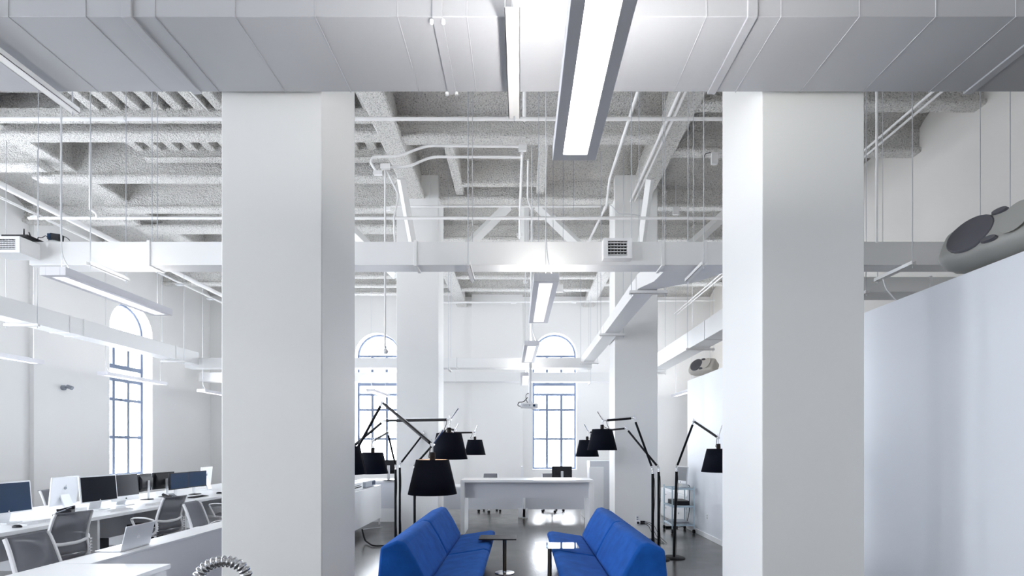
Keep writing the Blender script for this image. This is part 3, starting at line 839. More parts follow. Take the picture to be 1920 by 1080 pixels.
# ------------------------------------------------------------------ loudspeakers on the partition
def speaker(loc, rz, m, label, s=1.0, tilt=0, roll=0):
    t = thing('loudspeaker', label, 'loudspeaker', loc, rz); local(t)
    t.rotation_euler = (roll, tilt, rz)
    # lying on its side, front baffle toward local -x, long axis along y
    L, H, D = .66 * s, .37 * s, .32 * s
    rows = []
    n = 28
    secs = [(-.5, .72, .60), (-.485, .84, .74), (-.44, .93, .86), (-.30, .98, .97), (-.05, 1, 1), (.2, .98, 1), (.38, .93, .95), (.46, .84, .84), (.5, .68, .66)]
    for (a, fh, fd) in secs:
        row = []
        for j in range(n + 1):
            th = 2 * PI * j / n
            c_, s_ = math.cos(th), math.sin(th)
            e = .55
            xx = math.copysign(abs(c_) ** e, c_) * D / 2 * fd
            zz = math.copysign(abs(s_) ** e, s_) * H / 2 * fh
            if xx < 0: xx *= 1.06; 
            else: zz *= .82
            row.append((xx, a * L, zz))
        rows.append(row)
    mb = MB().grid(rows); k = len(mb.v)
    mb.f.append(tuple(range(n))); mb.f.append(tuple(k - (n + 1) + j for j in range(n - 1, -1, -1)))
    mb.build('cabinet', m, t, smooth=True, angle=60)
    xf = -D / 2 * 1.06
    MB().lathe([(0, .012), (.06 * s, .016), (.15 * s, .006), (.158 * s, -.004), (.158 * s, -.02), (0, -.02)], 28, T(xf, .10 * s, 0) @ rot('Y', -PI / 2)).build('woofer_grille', 'grille', t, smooth=True)
    MB().lathe([(.115 * s, .008), (.11 * s, .0), (.05 * s, -.012), (.03 * s, -.02), (0, -.02)], 24, T(xf, -.19 * s, 0) @ rot('Y', -PI / 2) @ Matrix.Diagonal((1.2, .8, 1, 1))).build('horn', m, t, smooth=True)
    MB().lathe([(0, -.0), (.03 * s, .0), (.035 * s, -.01), (0, -.01)], 16, T(xf, -.19 * s, 0) @ rot('Y', -PI / 2)).build('horn_throat', 'black', t, smooth=True)
    for zz in (-.125, .125):
        MB().lathe([(0, .010), (.028 * s, .009), (.032 * s, -.01), (0, -.01)], 14, T(xf, -.06 * s, zz * s) @ rot('Y', -PI / 2) @ Matrix.Diagonal((.8, 1.7, 1, 1))).build('bass_port', 'grille', t, smooth=True)
    MB().box(-.07, .03, -.02, .14, -H / 2 * .83 - .004, -H / 2 * .83 + .03, None).build('pole_socket', 'black', t, bevel=.004)
    return t
speaker((3.60, 3.80, 3.262), math.radians(16), 'speaker', 'grey loudspeaker lying on the near end of the partition top', 1.0, tilt=math.radians(28))
speaker((3.55, 9.80, 3.225), math.radians(34), 'speakerlight', 'small beige loudspeaker lying on the far end of the partition top', .82, tilt=math.radians(28))

# ------------------------------------------------------------------ blue sofas
def sofa(sx, y0, y1, label, group):
    """sx=+1: back toward -x (left sofa)"""
    t = thing('lounge_sofa', label, 'sofa', (sx * -.95, (y0 + y1) / 2, 0), 0, group)
    g = .006
    def P(pts): return [(x * sx, z) for x, z in pts]
    def cushion(poly, name, bev):
        n = 7; mb = MB()
        mb.prism(P(poly), y0 + g, y1 - g, 'y')
        return mb.build(name, 'blue', t, bevel=bev, seg=5)
    back = [(-.93, .30), (-.905, .385), (-1.02, .615), (-1.125, .785), (-1.20, .80), (-1.36, .735), (-1.40, .30), (-1.41, .07), (-.99, .07)]
    seat = [(-.93, .30), (-.905, .375), (-.70, .405), (-.46, .445), (-.395, .43), (-.385, .375), (-.47, .22), (-.55, .12), (-.98, .10)]
    b_ = cushion(back, 'backrest', .03)
    s_ = cushion(seat, 'seat', .028)
    for (x, y) in ((-1.33, y0 + .12), (-1.33, y1 - .12), (-.66, y0 + .12), (-.66, y1 - .12)):
        MB().tube([(x * sx, y, 0), (x * sx, y, .11)], [.018, .022], 12).build('leg', 'polish', t, smooth=True)
    # seat and back share one upholstered frame
    MB().box(min(sx * -1.36, sx * -.60), max(sx * -1.36, sx * -.60), y0 + .04, y1 - .04, .085, .13).build('base_rail', 'black', t)
    return t
sofa(1, 4.85, 6.205, 'blue sofa section nearest the camera on the left', 'left pair of blue sofa sections')
sofa(1, 6.215, 7.60, 'blue sofa section on the left, farther half of the pair', 'left pair of blue sofa sections')
sofa(-1, 4.74, 6.13, 'blue sofa section nearest the camera on the right', 'right pair of blue sofa sections')
sofa(-1, 6.14, 7.53, 'blue sofa section on the right, farther half of the pair', 'right pair of blue sofa sections')

# ------------------------------------------------------------------ side tables
def side_table(x0, x1, y0, y1, z, px, py, top, stem, base, label):
    t = thing('side_table', label, 'side table', (px, py, 0))
    MB().box(x0, x1, y0, y1, z - .018 if top != 'tableglass' else z - .01, z).build('table_top', top, t, bevel=.003 if top != 'tableglass' else 0)
    MB().tube([(px, py, .012), (px, py, z - .01)], .026, 20).build('stem', stem, t, smooth=True)
    MB().lathe([(.13, 0), (.13, .008), (.09, .014), (.03, .02), (.028, .03), (0, .03)], 36, T(px, py, 0)).build('base', base, t, smooth=True)
    if top == 'tableglass':
        MB().box(px - .045, px + .045, py - .045, py + .045, z - .018, z - .010).build('glass_mount', 'chrome', t)
        MB().box(px - .008, px + .008, y0 + .02, y1 - .02, z - .016, z - .011).build('glass_bracket', 'chrome', t)
        MB().box(px + .22, px + .236, y0 + .02, y1 - .02, z - .016, z - .011).build('glass_bracket', 'chrome', t)
    return t
side_table(-.56, -.062, 6.62, 6.93, .49, -.222, 6.8, 'blackplastic', 'brass', 'polish', 'small side table with a thin black rectangular top before the left sofa')
side_table(.18, .70, 6.05, 6.38, .49, .352, 6.2, 'tableglass', 'brass', 'polish', 'small side table with a shiny glass top before the right sofa')

# ------------------------------------------------------------------ floor lamps
def floor_lamp(base, ztop, elbow, head, shade, label, swing=.0, handle=(.09, 0, .13), group='black articulated floor lamps', lean=(0, 0)):
    """shade = (x, y, z_bottom)"""
    bx, by = base
    t = thing('floor_lamp', label, 'floor lamp', (bx, by, 0), 0, group)
    MB().lathe([(.165, 0), (.165, .010), (.155, .016), (.02, .018), (0, .018)], 40, T(bx, by, 0)).build('base', 'black', t, smooth=True)
    tx, ty = bx + lean[0], by + lean[1]
    MB().tube([(bx, by, .015), (tx, ty, ztop - .06)], .020, 14).build('pole', 'black', t, smooth=True)
    MB().tube([(tx, ty, ztop - .07), (tx, ty, ztop)], .013, 12).build('pole_cap', 'polish', t, smooth=True)
    top = Vector((tx, ty, ztop)); el = Vector(elbow); hd = Vector(head)
    def arm(a, b_, r, name):
        d = (b_ - a).normalized(); L = (b_ - a).length
        a1 = a + d * .05; b1 = b_ - d * .06
        o = MB().tube([a1, b1], r, 12).build(name, 'black', t, smooth=True)
        MB().tube([a, a1 + d * .01], .007, 8).build('arm_end', 'polish', o, smooth=True)
        MB().tube([b1 - d * .01, b_], .007, 8).build('arm_end', 'polish', o, smooth=True)
        # tension cable running alongside
        up = Vector((0, 0, .030))
        MB().tube([a + up, b_ + up * .6], .0022, 5).build('tension_cable', 'rod', o)
    arm(top, el, .016, 'lower_arm'); arm(el, hd, .016, 'upper_arm')
    for p, nm in ((top, 'joint'), (el, 'joint'), (hd, 'joint')):
        MB().lathe([(0, -.017), (.016, -.017), (.016, .017), (0, .017)], 14, T(*p) @ rot('X', PI / 2)).build(nm, 'polish', t, smooth=True)
        MB().tube([p, p + Vector((-.01, 0, .05))], [.006, .003], 6).build('joint_lever', 'polish', t, smooth=True)
    sx, sy, sz = shade
    SH = .295; R0, R1 = .208, .139
    zt_ = sz + SH
    # hanger from the head joint down to the lamp holder
    MB().tube([hd, (sx, sy, zt_ + .05)], .006, 8).build('hanger_rod', 'polish', t, smooth=True)
    MB().tube([hd, hd + Vector(handle)], [.005, .009], 8).build('aiming_handle', 'polish', t, smooth=True)
    sh = MB().grid([[(sx + r * math.cos(2 * PI * j / 48), sy + r * math.sin(2 * PI * j / 48), z) for j in range(49)] for (r, z) in ((R0, sz), (R1, zt_))]).build('lamp_shade', 'shade', t, smooth=True, solid=.003)
    MB().grid([[(sx + r * math.cos(2 * PI * j / 48), sy + r * math.sin(2 * PI * j / 48), z) for j in range(49)] for (r, z) in ((R0 - .004, sz + .002), (R1 - .004, zt_ - .002))]).build('shade_lining', 'lining', sh, smooth=True)
    for k in range(3):
        a = 2 * PI * k / 3 + .4
        MB().tube([(sx, sy, zt_ - .02), (sx + (R1 - .004) * math.cos(a), sy + (R1 - .004) * math.sin(a), zt_ - .012)], .003, 5).build('shade_spoke', 'polish', sh)
    MB().lathe([(.0, .065), (.024, .062), (.026, .02), (.022, -.03), (0, -.03)], 16, T(sx, sy, zt_)).build('lamp_holder', 'black', t, smooth=True)
    MB().lathe([(0, -.11), (.03, -.10), (.042, -.07), (.034, -.03), (.015, 0), (0, 0)], 16, T(sx, sy, zt_ - .03)).build('bulb', 'bulb', t, smooth=True)
    # power cable: slack loop from the head to the holder
    dd = (el - hd); dd.z = 0
    if dd.length > 1e-4: dd.normalize()
    MB().tube(smooth_path([hd + (el - hd).normalized() * .05, hd + dd * .06 + Vector((0, 0, -.06)), hd + dd * .10 + Vector((0, 0, -.12)), (sx, sy, zt_ + .045)], .05), .004, 6).build('power_cable', 'cable', t, smooth=True)
    # cable down the pole, tied loosely
    pts = []
    for i in range(15):
        f_ = i / 14; z_ = ztop - .12 - (ztop - .16) * f_
        pts.append((bx + (tx - bx) * (z_ / ztop) + .018 + .009 * math.sin(f_ * 9), by - .012, z_))
    MB().tube(pts, .004, 6).build('pole_cable', 'cable', t, smooth=True)
    return t
P_ = at
def shd(px, py_bottom, Y): return P_(px, py_bottom, Y)
floor_lamp((-2.18, 6.2), 1.38, P_(717, 755, 5.6), P_(811, 834, 4.33), shd(811, 926, 4.33), 'black floor lamp whose shade hangs lowest, in front of the left sofa')
floor_lamp((-2.72, 7.0), 1.38, P_(720, 789, 6.3), P_(844, 787, 5.7), shd(842, 861, 5.7), 'black floor lamp with the raised shade right of the lowest one')
floor_lamp((-2.08, 8.35), 1.38, P_(727, 811, 7.9), P_(700, 827, 7.0), shd(699, 888, 7.0), 'black floor lamp whose shade hangs before the left window at half height')
floor_lamp((-2.17, 9.02), 1.38, P_(795, 812, 9.3), P_(890, 811, 9.8), shd(890.5, 853, 9.8), 'black floor lamp with the smallest farthest shade, right of the left rear pillar', handle=(.05, 0, .14))
floor_lamp((-1.69, 8.0), 1.40, P_(839, 803, 7.6), P_(853, 807, 7.3), shd(848, 858, 7.3), 'black floor lamp standing before the left rear pillar, shade hidden behind another', handle=(.05, 0, .10))
floor_lamp((-2.42, 5.5), 1.38, (-2.25, 5.45, 2.0), P_(652, 812, 5.3), shd(649, 889, 5.3), 'black floor lamp mostly hidden by the left front pillar, shade edge showing', handle=(-.04, 0, .12))
floor_lamp((1.855, 7.1), 1.38, P_(1189, 784, 7.2), P_(1131, 789, 7.1), shd(1129, 844, 7.1), 'black floor lamp with the nearer shade over the right sofa', handle=(-.08, 0, .13))
floor_lamp((2.075, 7.6), 1.38, P_(1174, 803, 8.0), P_(1104, 811, 9.0), shd(1101, 856, 9.0), 'black floor lamp with the farther lower shade over the right sofa', handle=(-.08, 0, .15))
floor_lamp((2.335, 7.7), 1.38, P_(1301, 790, 7.3), P_(1347, 821, 6.4), shd(1347, 885, 6.4), 'black floor lamp standing alone by the steel cart', handle=(.05, 0, .16), lean=(.04, 0))

# ------------------------------------------------------------------ high white table
t = thing('high_table', 'long high white table with a deep apron facing the camera', 'table', (.115, 10.1, 0))
MB().box(-1.17, 1.40, 9.72, 10.42, 1.005, 1.05).build('table_top', 'lam', t, bevel=.002)
MB().box(-1.09, 1.32, 9.90, 9.93, .69, 1.005).build('apron', 'lamgrey', t, bevel=.001)
for x0 in (-1.17, 1.32):
    MB().box(x0, x0 + .08, 9.72, 10.42, 0, 1.005).build('leg_panel', 'lam', t, bevel=.002)

# desks behind it
t = thing('low_desk', 'white double desk with hanging panels behind the high table', 'desk', (0, 12.1, 0))
MB().box(-2.9, 1.55, 11.95, 12.75, .70, .74).build('desk_top', 'lam', t, bevel=.002)
MB().box(-2.9, .06, 11.97, 11.99, .20, .70).build('modesty_panel', 'lamgrey', t)
MB().box(.09, 1.50, 11.97, 11.99, .20, .70).build('modesty_panel', 'lamgrey', t)
MB().box(-.07, .16, 11.90, 12.0, .02, .22).build('centre_foot', 'lam', t, bevel=.002)
MB().box(.04, .10, 11.90, 12.7, 0, .70).build('leg_panel', 'lam', t, bevel=.002)
MB().box(-2.9, -2.85, 11.97, 12.7, 0, .70).build('leg_panel', 'lam', t, bevel=.002)
MB().box(1.5, 1.55, 11.97, 12.7, 0, .70).build('leg_panel', 'lam', t, bevel=.002)
box_thing('desk_screen', (1.57, 1.90, 11.6, 11.64, 0, 1.22), 'lam', 'white upright screen panel at the right end of the high table', 'screen panel')
box_thing('storage_cabinet', (1.85, 2.44, 13.6, 14.1, 0, 1.3), 'lamgrey', 'pale grey tall cabinet beside the right rear pillar', 'cabinet')

# ------------------------------------------------------------------ logos
def apple(mb, mtx, s):
    """small fruit shape with a bite and a leaf, flat in local xz plane"""
    pts = []
    for i in range(28):
        a = 2 * PI * i / 28 + PI / 2
        r = .5 + .05 * math.cos(2 * a) ; x_ = r * math.cos(a); z_ = r * .98 * math.sin(a)
        if i == 0: z_ -= .10
        if i in (14,): z_ += .06
        d = math.hypot(x_ - .62, z_ - .08)
        if d < .27:
            x_ = .62 - .27 * (.62 - x_) / max(d, .01) if d > 0 else x_
        pts.append((x_ * s, z_ * s))
    mb.prism(pts, -.001, .001, 'y', mtx)
    mb.prism([(0, .55 * s), (.06 * s, .75 * s), (.22 * s, .86 * s), (.18 * s, .66 * s)], -.001, .001, 'y', mtx)

# ------------------------------------------------------------------ computers
def imac(label, w=.54, m_screen='screen', group='all-in-one computers'):
    """local frame: screen faces -y, base centre at origin"""
    t = thing('desktop_computer', label, 'computer', group=group); local(t)
    h = w * .80; chin = .075 * w / .54 * 1.1; zb = .07
    tl = rot('X', -math.radians(6))
    m = T(0, 0, zb) @ tl
    MB().box(-w / 2, w / 2, 0, .028, 0, h, m).build('housing', 'alulight', t, bevel=.012, seg=3)
    b = MB().box(-w / 2 + .008, w / 2 - .008, -.002, .004, chin, h - .008, m).build('screen', m_screen, t)
    lg = MB(); apple(lg, m @ T(0, -.002, chin * .48), .026); lg.build('logo', 'black', t)
    lg = MB(); apple(lg, m @ T(0, .030, h * .60) @ Matrix.Scale(-1, 4, (1, 0, 0)), .055); lg.build('rear_logo', 'grey', t)
    MB().prism([(.03, zb + .16), (.045, zb + .16), (.125, .012), (.11, 0), (-.07, 0), (-.07, .012), (.095, .012)], -.09, .09, 'x').build('stand', 'alulight', t, bevel=.003)
    return t
def cinema(label, w=.62, m_screen='screen', group='large flat displays'):
    t = thing('flat_display', label, 'monitor', group=group); local(t)
    h = w * .64; zb = .12; m = T(0, 0, zb) @ rot('X', -math.radians(5))
    MB().box(-w / 2, w / 2, 0, .025, 0, h, m).build('housing', 'alulight', t, bevel=.01, seg=3)
    MB().box(-w / 2 + .018, w / 2 - .018, -.002, .004, .016, h - .018, m).build('screen', m_screen, t)
    lg = MB(); apple(lg, m @ T(0, -.003, .026), .018); lg.build('logo', 'logo', t)
    MB().prism([(.03, zb + .18), (.045, zb + .18), (.125, .012), (.11, 0), (-.07, 0), (-.07, .012), (.095, .012)], -.10, .10, 'x').build('stand', 'alulight', t, bevel=.003)
    return t
def office_monitor(label, w=.50, m_screen='screenblue', group='black office monitors', m='blackplastic', zb=.15):
    t = thing('office_monitor', label, 'monitor', group=group); local(t)
    h = w * .62
    MB().box(-w / 2, w / 2, 0, .03, zb, zb + h).build('bezel', m, t, bevel=.006)
    MB().prism([(.03, zb + .02), (.075, zb + .08), (.075, zb + h - .09), (.03, zb + h - .02)], -w / 2 + .05, w / 2 - .05, 'x').build('rear_shell', m, t, bevel=.004)
    MB().box(-w / 2 + .014, w / 2 - .014, -.002, .002, zb + .018, zb + h - .014).build('screen', m_screen, t)
    MB().box(-.03, .03, .075, .095, .015, zb + h * .62).build('stand_neck', 'alu' if m != 'x' else m, t, bevel=.004)
    MB().lathe([(.0, .018), (.11, .012), (.125, .0), (0, 0)], 24, T(0, .06, 0) @ Matrix.Diagonal((1.1, .8, 1, 1))).build('stand_base', 'blackplastic', t, smooth=True)
    return t
def place(o, x, y, z, rz): o.location = (x, y, z); o.rotation_euler.z = rz; return o
def clone(o, label, x, y, z, rz):
    c = copy_tree(o); c['label'] = label; return place(c, x, y, z, rz)
R = math.radians
DZ = .75      # top of the long bench
a = cinema('large blue-screened display at the left picture edge', m_screen='screenblue')
place(a, -6.38, 6.28, DZ, R(90))
b_ = cinema('large dark display left of its twin in the middle of the bench')
place(b_, -6.36, 7.62, DZ, R(90 - 4))
d_ = imac('white all-in-one with a dark screen right beside the large dark display')
place(d_, -6.42, 8.20, DZ, R(90 - 3))
clone(d_, 'white all-in-one seen from behind, left of the large dark display', -6.95, 7.62, DZ, R(-90 + 8))
clone(d_, 'white all-in-one seen from behind beside the left front pillar', -6.95, 11.05, DZ, R(-90 + 10))
m1 = office_monitor('blue-grey monitor facing the room, left of a touching pair')
place(m1, -6.40, 9.45, DZ, R(88))
clone(m1, 'blue-grey monitor facing the room, right of a touching pair', -6.40, 9.98, DZ, R(86))
clone(m1, 'black monitor seen from behind with a silver stand on the long bench', -6.75, 9.0, DZ, R(-90 + 14))
clone(m1, 'second black monitor seen from behind, just right of the silver stand', -6.80, 9.56, DZ, R(-90 - 6))
clone(m1, 'black monitor seen from behind on the desk by the right arched window', (1053 - CX) * 12.7 / FPX, 12.62, .74, PI)
clone(m1, 'black monitor seen from behind on the far left desk near the lamp poles', -2.98, 11.35, .93, PI + .2)

def keyboard(label, x, y, z, rz, m='paper'):
    t = thing('keyboard', label, 'keyboard', group='keyboards on the long bench'); local(t)
    MB().prism([(-.065, 0), (.065, 0), (.065, .016), (-.065, .006)], -.215, .215, 'x').build('tray', m, t, bevel=.002)
    k = MB()
    for i in range(14):
        for j in range(5):
            k.box(-.205 + i * .0295, -.180 + i * .0295, -.058 + j * .024, -.038 + j * .024, .006 + j * .002, .0125 + j * .0024)
    k.build('keys', m, t)
    return place(t, x, y, z, rz)
keyboard('white keyboard before the large blue-screened display', -6.05, 6.32, DZ, R(90))
keyboard('white keyboard before the large dark display', -6.0, 7.5, DZ, R(90))
keyboard('white keyboard before the white all-in-one', -6.0, 8.35, DZ, R(90))
keyboard('black keyboard before the pair of blue-grey monitors', -6.05, 9.45, DZ, R(90), 'blackplastic')
def mouse(label, x, y, z, rz, m):
    mb = MB().grid([[(r * .032 * math.cos(2 * PI * j / 16), r * .055 * math.sin(2 * PI * j / 16), h) for j in range(17)] for r, h in ((1, 0), (1.02, .012), (.85, .024), (.5, .032), (0, .034))])
    o = mb.build('computer_mouse', m, smooth=True); tag(o, label, 'mouse'); return place(o, x, y, z, rz)
mouse('black mouse right of the blue-grey monitors', -6.08, 10.15, DZ, R(90), 'blackplastic')
mouse('black mouse near the bench edge below the blue display', -5.95, 5.95, DZ, R(90), 'blackplastic')
mouse('dark mouse on the bench edge left of the first mesh chair', -5.95, 6.72, DZ, R(80), 'grey')
def phone(label, x, y, z, rz):
    t = thing('desk_phone', label, 'telephone', group='black desk telephones'); local(t)
    MB().prism([(-.10, 0), (.10, 0), (.10, .075), (.06, .085), (-.10, .025)], -.10, .10, 'x').build('phone_body', 'blackplastic', t, bevel=.006)
    MB().tube([(-.085, -.09, .055), (-.085, -.06, .062), (-.085, .07, .098), (-.085, .10, .098)], [.026, .018, .018, .026], 10).build('handset', 'black', t, smooth=True)
    MB().box(-.02, .08, .045, .085, .0, .006, T(0, 0, .075) @ rot('X', R(20))).build('display', 'grey', t)
    k = MB()
    for i in range(3):
        for j in range(4): k.box(-.01 + i * .03, .01 + i * .03, -.07 + j * .025, -.055 + j * .025, .03 + (j + 1) * .0095, .042 + (j + 1) * .0095)
    k.build('keypad', 'grey', t)
    return place(t, x, y, z, rz)
phone('black desk phone on the bench behind the first mesh chair', -6.35, 7.0, DZ, R(-60))
phone('black desk phone beside the hidden keyboard left of the paired monitors', -6.2, 8.95, DZ, R(70))
x_ = at(964, 895, 12.2)
phone('low black desk phone on the desk behind the high table', x_[0], 12.25, .74, PI)
box_thing('upright_panel', (at(977, 0, 12.4)[0], at(977, 0, 12.4)[0] + .045, 12.3, 12.7, .74, 1.2), 'paper', 'thin white display seen edge-on on the desk behind the high table', 'monitor')

# ------------------------------------------------------------------ long bench at left
t = thing('desk_bench', 'very long white office bench at the left with grey panels below', 'desk', (-6.7, 8, 0))
MB().box(-7.66, -5.75, 3.3, 13.2, DZ - .045, DZ).build('desk_top', 'lam', t, bevel=.002)
MB().box(-6.72, -6.69, 3.4, 13.1, .22, DZ - .045).build('centre_panel', 'lamgrey', t)
for Y in (3.4, 5.12, 6.92, 8.72, 10.52, 12.3, 13.15):
    MB().box(-7.6, -5.80, Y - .02, Y + .02, 0, DZ - .045).build('leg_panel', 'lam', t, bevel=.001)

# near ledge unit
t = thing('low_partition', 'low white-capped partition in the lower left foreground', 'partition', (-3.7, 6, 0))
MB().box(-3.62, -3.58, 4.18, 8.2, 0, .72).build('side_face', 'lam', t, bevel=.001)
MB().box(-3.88, -3.57, 4.18, 8.2, .72, .74).build('white_cap', 'lam', t, bevel=.002)
for Y in (4.2, 6.5, 8.15):
    MB().box(-3.86, -3.62, Y - .02, Y + .02, 0, .72).build('leg_panel', 'lam', t, bevel=.001)
t = thing('white_desk', 'white desk corner at the bottom left picture edge', 'desk', (-3.3, 3.6, 0))
MB().box(-3.88, -2.9, 2.9, 4.17, .70, .74).build('desk_top', 'lam', t, bevel=.002)
MB().box(-3.58, -3.55, 2.95, 4.15, 0, .70).build('side_panel', 'lam', t)
MB().box(-2.95, -2.92, 2.95, 4.15, 0, .70).build('side_panel', 'lam', t)

# laptop
t = thing('laptop', 'open silver laptop with a white logo on the low partition cap', 'laptop', (0, 0, 0)); local(t)
MB().box(-.18, .18, -.24, 0, 0, .014).build('keyboard_half', 'alu', t, bevel=.004)
lm = T(0, .0, .014) @ rot('X', -R(13))
MB().box(-.18, .18, -.004, .004, 0, .225, lm).build('lid', 'alulight', t, bevel=.003)
MB().box(-.17, .17, -.006, -.003, .01, .215, lm).build('screen', 'screen', t)
lg = MB(); apple(lg, lm @ T(0, .005, .10) , .036); lg.build('logo', 'logo', t)
place(t, -3.67, 4.80, .74, R(-90 + 6))
t.rotation_euler.z = R(-90)

# ------------------------------------------------------------------ mesh office chairs
def office_chair(label, m='mesh', group='mesh office chairs'):
    """faces +y; origin on the floor"""
    t = thing('office_chair', label, 'chair', group=group); local(t)
    side = [(.26, .425), (.22, .445), (.05, .43), (-.12, .415), (-.20, .43), (-.245, .48), (-.25, .54), (-.232, .60), (-.235, .66), (-.26, .74), (-.29, .83), (-.325, .92), (-.345, .955)]
    def hw(i): return .215 - .010 * max(0, (i - 8)) if i > 5 else .225
    rows = []
    for i, (y_, z_) in enumerate(side[5:] + [(-.375, .965), (-.395, .955)]):
        w_ = .205 - .004 * i
        rows.append([(w_ * (2 * k / 8 - 1), y_ - .012 * (1 - (2 * k / 8 - 1) ** 2), z_) for k in range(9)])
    MB().grid(rows).build('backrest', m, t, smooth=True, solid=.006)
    rows = []
    for (y_, z_) in side[:6]:
        rows.append([(.215 * (2 * k / 8 - 1), y_, z_ - .02 * (1 - (2 * k / 8 - 1) ** 2)) for k in range(9)])
    MB().grid(rows).build('seat', m, t, smooth=True, solid=.008)
    for sgn in (-1, 1):
        pts = [(sgn * (.222 - .004 * max(0, i - 4)), y_, z_) for i, (y_, z_) in enumerate(side)]
        fr = MB().tube(smooth_path(pts, .03, 3), .013, 8, flat=(1.0, 1.5)).build('side_frame', 'chairframe', t, smooth=True)
        ribs = MB()
        for k in range(12):
            f_ = k / 11
            yy = -.10 - .165 * min(1, f_ * 1.6); zz = .40 + .02 * f_ if f_ < .5 else .42 + (f_ - .5) * .40
            ribs.box(sgn * .215, sgn * .24, yy - .014, yy + .006, zz - .005, zz + .005)
        ribs.tube([(sgn * .234, -.11, .40), (sgn * .234, -.25, .44), (sgn * .234, -.265, .62)], .004, 5)
        ribs.build('flex_ribs', 'chairframe', fr)
        arm = smooth_path([(sgn * .225, -.235, .62), (sgn * .27, -.17, .665), (sgn * .285, .0, .675), (sgn * .28, .12, .66), (sgn * .27, .10, .60), (sgn * .235, .03, .43)], .05, 4)
        MB().tube(arm, .013, 8, flat=(1.5, .8)).build('armrest', 'chairframe', t, smooth=True)
    MB().tube(smooth_path([(-.215, -.24, .625), (-.10, -.275, .600), (.10, -.275, .600), (.215, -.24, .625)], .08, 4), .012, 8, flat=(.7, 1.6)).build('crossbar', 'chairframe', t, smooth=True)
    MB().tube([(0, 0, .10), (0, 0, .25)], .028, 12).build('gas_column', 'black', t, smooth=True)
    MB().tube([(0, 0, .25), (0, 0, .37)], .018, 12).build('piston', 'chrome', t, smooth=True)
    MB().box(-.22, .22, -.03, .03, .365, .40).build('seat_beam', 'chairframe', t, bevel=.01)
    for k in range(5):
        a = 2 * PI * k / 5 + .3
        c_, s_ = math.cos(a), math.sin(a)
        MB().tube([(0, 0, .13), (c_ * .16, s_ * .16, .105), (c_ * .29, s_ * .29, .075)], [.026, .02, .014], 8).build('base_leg', 'chairframe', t, smooth=True)
        cm = T(c_ * .29, s_ * .29, .03) @ rot('Z', a + .6)
        MB().lathe([(0, -.028), (.026, -.028), (.03, -.02), (.03, .02), (.026, .028), (0, .028)], 14, cm @ rot('X', PI / 2)).build('caster', 'black', t, smooth=True)
    return t
ch = office_chair('grey mesh chair cut by the bottom left corner, back toward the camera', 'mesh')
place(ch, -3.99, 4.35, 0, R(-90)); ch.location = (-3.97, 4.40, -.02)
clone(ch, 'grey mesh chair with pale frame at the bench below the black phone', -5.42, 5.82, 0, R(90 - 14))
clone(ch, 'pale mesh chair at the bench behind the silver laptop', -5.48, 7.55, 0, R(90 - 10))
clone(ch, 'mesh chair rising behind the low partition beside the left front pillar', -4.05, 6.75, 0, R(-90 + 6))
clone(ch, 'mesh chair arm at the bench just left of the left front pillar', -5.50, 9.35, 0, R(90))
clone(ch, 'mesh chair beyond the bench right of the blue-screened display', -7.72, 8.65, 0, R(-90 + 8))
clone(ch, 'office chair behind the high table, left of two', (918 - CX) * 13.05 / FPX, 13.1, 0, PI)
clone(ch, 'office chair behind the high table, right of two', (1036 - CX) * 13.05 / FPX, 13.15, 0, PI + .2)
bp = box_thing('computer_tower', (-6.3, -5.85, 8.05, 8.25, 0.03, .45), 'blackplastic', 'black computer tower under the bench behind the laptop', 'computer')
box_thing('computer_tower', (-6.5, -6.05, 7.2, 7.4, 0.02, .36), 'blackplastic', 'black computer tower under the bench, left of the other tower', 'computer')
box_thing('storage_box', (-6.0, -5.6, 9.65, 9.95, .28, .52), 'paper', 'pale box below the bench by the left front pillar', 'box')

# ------------------------------------------------------------------ credenza and printer at the left of the rear pillar
t = thing('credenza', 'long white credenza on thin legs right of the left front pillar', 'cabinet', (-3.4, 10, 0))
MB().box(-3.60, -3.05, 8.3, 11.0, .15, .86).build('credenza_body', 'lam', t, bevel=.003)
for (x, y) in ((-3.08, 10.95), (-3.08, 8.35), (-3.56, 10.95), (-3.56, 8.35)):
    MB().box(x - .015, x + .015, y - .015, y + .015, 0, .15).build('leg', 'lam', t)
t = thing('printer', 'white printer with a black paper slot on the credenza', 'printer', (-3.3, 9.7, .86))
MB().box(-3.55, -3.12, 9.1, 9.95, .86, 1.00).build('printer_body', 'paper', t, bevel=.01)
MB().box(-3.5, -3.117, 9.2, 9.85, .905, .925).build('paper_slot', 'black', t)
MB().box(-3.5, -3.115, 9.2, 9.80, .945, .953).build('upper_slot', 'black', t)
t = thing('small_printer', 'small grey device with a blue panel on the credenza end', 'device', (-3.2, 10.4, .86))
MB().box(-3.45, -3.10, 10.05, 10.75, .87, .99).build('device_body', 'grey', t, bevel=.015)
MB().box(-3.1, -3.095, 10.5, 10.7, .90, .97).build('device_panel', 'screenblue', t)
t = thing('white_counter', 'white counter block behind the lamp poles left of the rear pillar', 'desk', (-3.0, 11.6, 0))
MB().box(-3.75, -2.4, 11.3, 12.0, .89, .93).build('counter_top', 'lam', t, bevel=.002)
MB().box(-3.75, -2.4, 11.34, 11.37, .30, .89).build('front_panel', 'lamgrey', t)
MB().box(-3.75, -2.4, 11.34, 11.95, 0, .30).build('plinth', 'lam', t)
